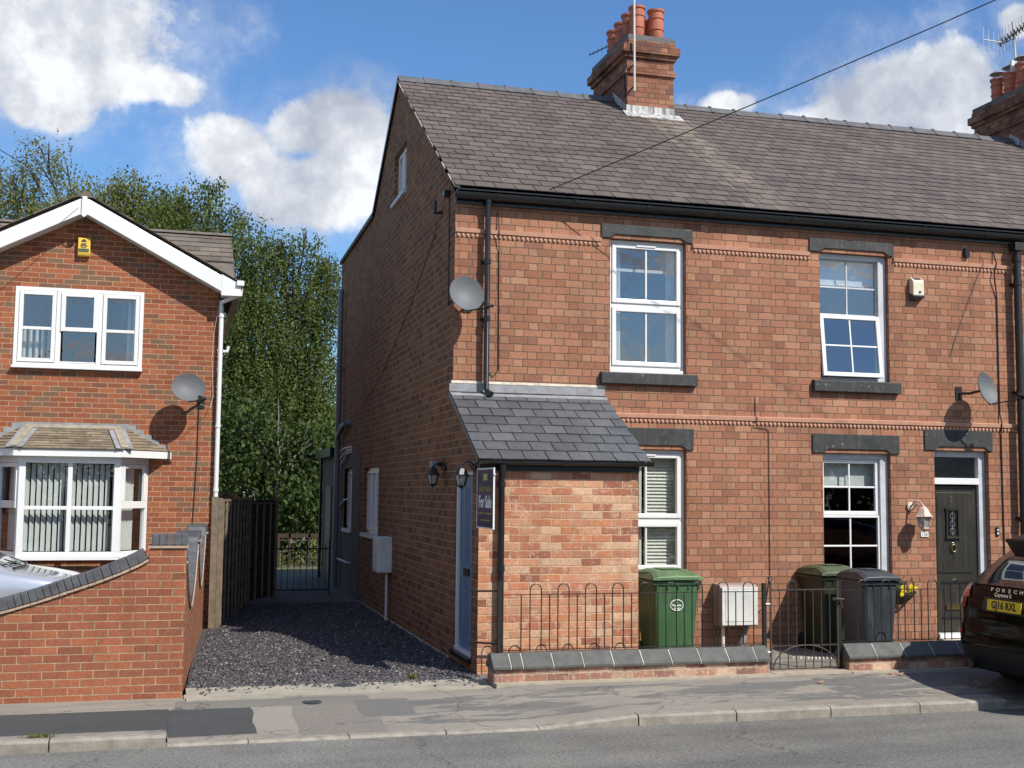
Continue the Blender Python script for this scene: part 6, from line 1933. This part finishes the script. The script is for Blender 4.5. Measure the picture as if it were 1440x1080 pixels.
def car(name, label, rows, M, paint, glass_rows, wheels, wr, parts, details):
    t = thing(name, label, 'car', tuple(M.translation), None, M.to_euler().z)
    B = CarBody(rows)
    def put(mb, nm, m, par=t, smooth=True, fix=True):
        mb.v = [tuple(M @ Vector(v)) for v in mb.v]; return mb.build(nm, m, par, smooth=smooth, fix=fix)
    N = 56; zs = []
    for a, b in zip(rows, rows[1:]):
        k = max(1, int((b[0]-a[0])/.06)); zs += [a[0]+(b[0]-a[0])*i/k for i in range(k)]
    zs.append(rows[-1][0])
    V = []; F = []
    for z in zs: V += B.ring(z, N)
    for i in range(len(zs)-1):
        for j in range(N): F.append((i*N+j, i*N+(j+1) % N, (i+1)*N+(j+1) % N, (i+1)*N+j))
    F.append(tuple(range(N-1, -1, -1))); F.append(tuple((len(zs)-1)*N+j for j in range(N)))
    mb = MB(); mb.add(V, F); body = put(mb, 'body', paint)
    def patch(fn, u0, u1, v0, v1, nm, m, nu=10, nv=6, par=body, shape=None):
        mb = MB(); V = []; F = []
        for i in range(nv+1):
            v = v0+(v1-v0)*i/nv; a, b = (u0, u1) if not shape else shape(v)
            for j in range(nu+1): V.append(fn(a+(b-a)*j/nu, v))
        for i in range(nv):
            for j in range(nu): F.append((i*(nu+1)+j, i*(nu+1)+j+1, (i+1)*(nu+1)+j+1, (i+1)*(nu+1)+j))
        mb.add(V, F); return put(mb, nm, m, par, fix=False)
    for (x, y, w_) in wheels:
        mb = MB(); Mw = Matrix.Translation((x, y, wr)) @ Matrix.Rotation(R(90), 4, 'X')
        mb.lathe([(wr*.68, -w_/2), (wr*.94, -w_/2), (wr, -w_/2+.03), (wr, w_/2-.03), (wr*.94, w_/2), (wr*.68, w_/2), (wr*.66, 0), (wr*.68, -w_/2)], M=Mw, n=32)
        wh = put(mb, 'wheel', 'rubber', t)
        mb = MB(); sg = 1 if y > 0 else -1
        yo = y+sg*(w_/2-.02)
        mb.lathe([(0, -.03), (wr*.16, -.03), (wr*.18, .0), (wr*.16, .02), (0, .02)], M=Matrix.Translation((x, yo, wr)) @ Matrix.Rotation(R(90), 4, 'X'), n=16)
        for k in range(5):
            a = k*1.2566; mb.bar((x+wr*.12*math.cos(a), yo, wr+wr*.12*math.sin(a)), (x+wr*.66*math.cos(a), yo, wr+wr*.66*math.sin(a)), .05, .03)
        mb.tube([(x+wr*.66*math.cos(a), yo, wr+wr*.66*math.sin(a)) for a in [k*math.pi/12 for k in range(24)]], .018, 6, closed=True)
        put(mb, 'rim', 'chrome' if paint != 'car_paint_dark' else 'dish_grey', wh)
        # arch
        mb = MB(); ym = abs(B.side(x, wr*1.1, 1)[1])
        arc = [k*math.pi/16 for k in range(17)]
        V = [(x+(wr+.05)*math.cos(a), sg*(ym+.012), max(wr+(wr+.05)*math.sin(a), .18)) for a in arc]+[(x+(wr+.05)*math.cos(math.pi), sg*(ym+.012), .2), (x+(wr+.05), sg*(ym+.012), .2)]
        mb.add(V, [tuple(range(len(V)))]); put(mb, 'wheel_arch', 'car_trim', body, False, False)
    details(B, put, patch, t, body, M)
    return t


def suv_details(B, put, patch, t, body, M):
    rear = lambda g: (lambda y, z: B.rear(y, z, g))
    patch(rear(.012), -.62, .62, 1.13, 1.53, 'rear_window', 'car_glass', 12, 8, shape=lambda z: (-.70+.14*(z-1.13)/.4, .70-.14*(z-1.13)/.4))
    mb = MB()
    mb.add([(.70, -.60, 1.43), (.70, .60, 1.43), (.60, .60, 1.585), (.60, -.60, 1.585), (1.0, .58, 1.70), (1.0, -.58, 1.70), (1.0, .60, 1.50), (1.0, -.60, 1.50)], [(0, 1, 2, 3), (3, 2, 4, 5), (0, 3, 5, 7), (1, 2, 4, 6), (0, 1, 6, 7)]); mb.tube([(.62, -.60, 1.58), (.60, 0, 1.59), (.62, .60, 1.58)], .024, 8)
    put(mb, 'roof_spoiler', 'car_trim', body, False)
    for sg in (-1, 1):
        def f(y, z, sg=sg): return B.rear(sg*y, z, .014)
        patch(f, .56, .962, .99, 1.12, 'tail_lamp', 'tail_lamp', 14, 4, shape=lambda z: (.60+.5*(z-.99), .93-.2*(z-.99)))
        patch(lambda y, z, sg=sg: B.rear(sg*y, z, .010), .66, .945, .88, .985, 'tail_lamp', 'tail_lamp', 10, 3)
        patch(lambda y, z, sg=sg: B.rear(sg*y, z, .018), .74, .80, .88, .985, 'reversing_lamp', 'tail_lamp_clear', 3, 3)
        patch(lambda y, z, sg=sg: B.rear(sg*y, z, .012), .66, .97, .60, .66, 'bumper_reflector', 'tail_lamp', 10, 2)
        patch(lambda x, z, sg=sg: B.side(x, z, sg, .006), 1.0, 3.35, 1.12, 1.50, 'side_window', 'car_glass', 14, 5, shape=lambda z: (.62+.75*(z-1.12), 3.45-1.1*(z-1.12)))
        mb = MB(); mb.tube([(1.0, sg*.60, 1.70), (1.1, sg*.60, 1.735), (2.7, sg*.60, 1.735), (2.8, sg*.60, 1.70)], .014, 6); put(mb, 'roof_rail', 'car_trim', body)
        mb = MB(); mb.tube([(.12, sg*.50, .30), (.05, sg*.50, .30)], .045, 12); put(mb, 'exhaust', 'car_trim', t)
    patch(rear(.006), -.93, .93, .26, .50, 'lower_bumper', 'car_trim', 18, 3)
    patch(rear(.010), -.36, .36, .865, 1.015, 'plate_recess', 'car_trim', 6, 3)
    Mp = M @ face_m((B.rear(0, .94)[0]-.030, 0, .94), (0, -1, 0), (.10, 0, 1))
    mb = MB(); k = len(mb.v); mb.box(-.26, .26, -.0555, .0555, -.003, .003); mb.v = [tuple(Mp @ Vector(v)) for v in mb.v]; pl = mb.build('number_plate', 'plate_yellow', body)
    text('registration', 'GJ16 RXL', .105, Mp @ Matrix.Translation((.0, .0, .005)), 'plate_ink', pl, .001, .90, .003)
    Mb = M @ face_m((B.rear(0, 1.09)[0]-.025, 0, 1.09), (0, -1, 0), (.12, 0, 1))
    for i, ch in enumerate('PORSCHE'):
        text('badge_letter', ch, .052, Mb @ Matrix.Translation((-.27+i*.09, 0, 0)), 'chrome', body, .002, 1.5, .001)
    Mc = M @ face_m((B.rear(0, 1.045)[0]-.022, 0, 1.043), (0, -1, 0), (.12, 0, 1))
    text('model_badge', 'Cayenne S', .055, Mc @ Matrix.Translation((-.07, 0, 0)) @ Matrix.Shear('XZ', 4, (0, 0)), 'chrome', body, .002, 1.1, .001)
    mb = MB(); mb.tube([(.02, -.9, .72), (-.0, 0, .70), (.02, .9, .72)], .004, 5)
    # windscreen, headlights
    patch(lambda y, z: B.front(y, z, .012), -.62, .62, 1.16, 1.58, 'windscreen', 'car_glass', 10, 6, shape=lambda z: (-.70+.2*(z-1.16)/.4, .70-.2*(z-1.16)/.4))
    for sg in (-1, 1): patch(lambda y, z, sg=sg: B.front(sg*y, z, .012), .55, .88, .72, .88, 'headlight', 'tail_lamp_clear', 6, 3)


suv_rows = [(.24, .20, 4.62, .84), (.32, .14, 4.74, .90), (.50, .065, 4.82, .935), (.60, .065, 4.84, .945), (.68, .08, 4.85, .955), (.74, .115, 4.85, .96), (.82, .11, 4.83, .968), (.92, .12, 4.75, .96), (1.0, .14, 4.55, .945), (1.06, .17, 4.10, .93), (1.10, .20, 3.75, .91),
            (1.16, .25, 3.60, .88), (1.30, .40, 3.30, .82), (1.45, .60, 2.98, .75), (1.55, .76, 2.70, .70), (1.63, .93, 2.45, .64), (1.68, 1.12, 2.20, .55), (1.70, 1.35, 1.95, .40)]
M = Matrix.Translation((4.90, -3.45, -.08)) @ Matrix.Rotation(R(0), 4, 'Z')
car('parked_suv', 'glossy dark brown off-roader parked half on the pavement at right', suv_rows, M, 'car_paint_dark', None,
    [(1.0, .82, .27), (1.0, -.82, .27), (3.9, .82, .27), (3.9, -.82, .27)], .375, None, suv_details)


def hatch_details(B, put, patch, t, body, M):
    patch(lambda y, z: B.front(y, z, .012), -.55, .55, 1.02, 1.38, 'windscreen', 'car_glass', 10, 8, shape=lambda z: (-.64+.14*(z-1.02)/.36, .64-.14*(z-1.02)/.36))
    patch(lambda y, z: B.rear(y, z, .012), -.55, .55, 1.02, 1.34, 'rear_window', 'car_glass', 8, 5)
    for sg in (-1, 1):
        patch(lambda x, z, sg=sg: B.side(x, z, sg, .008), .6, 2.8, .98, 1.32, 'side_window', 'car_glass', 12, 5, shape=lambda z: (.5+.5*(z-.98), 2.95-1.8*(z-.98)))
        patch(lambda y, z, sg=sg: B.front(sg*y, z, .012), .50, .78, .62, .76, 'headlight', 'tail_lamp_clear', 6, 3)
        patch(lambda y, z, sg=sg: B.rear(sg*y, z, .012), .50, .78, .72, .95, 'tail_lamp', 'tail_lamp', 6, 3)
    mb = MB(); mb.tube([(3.08, -.60, 1.0), (3.13, .0, .995), (3.08, .60, 1.0)], .018, 6); put(mb, 'scuttle', 'car_trim', body)
    mb = MB(); mb.tube([(3.10, .45, 1.01), (2.95, .05, 1.10)], .008, 5); mb.tube([(3.10, -.05, 1.01), (2.95, -.45, 1.10)], .008, 5); put(mb, 'wipers', 'car_trim', body)


hatch_rows = [(.22, .14, 4.00, .76), (.30, .05, 4.08, .82), (.45, .0, 4.14, .85), (.62, .02, 4.13, .865), (.74, .04, 4.05, .865), (.82, .05, 3.92, .86), (.88, .06, 3.72, .84), (.93, .07, 3.45, .82), (.97, .08, 3.16, .80), (1.0, .10, 3.06, .78),
              (1.10, .16, 2.85, .74), (1.25, .28, 2.55, .68), (1.36, .42, 2.30, .62), (1.43, .60, 2.05, .56), (1.47, .85, 1.80, .42), (1.48, 1.1, 1.6, .28)]
M = Matrix.Translation((-8.08, 2.15, .0))
car('parked_car', 'silver hatchback on the forecourt mostly hidden by the boundary wall', hatch_rows, M, 'car_paint_silver', None,
    [(.75, .74, .2), (.75, -.74, .2), (3.35, .74, .2), (3.35, -.74, .2)], .31, None, hatch_details)
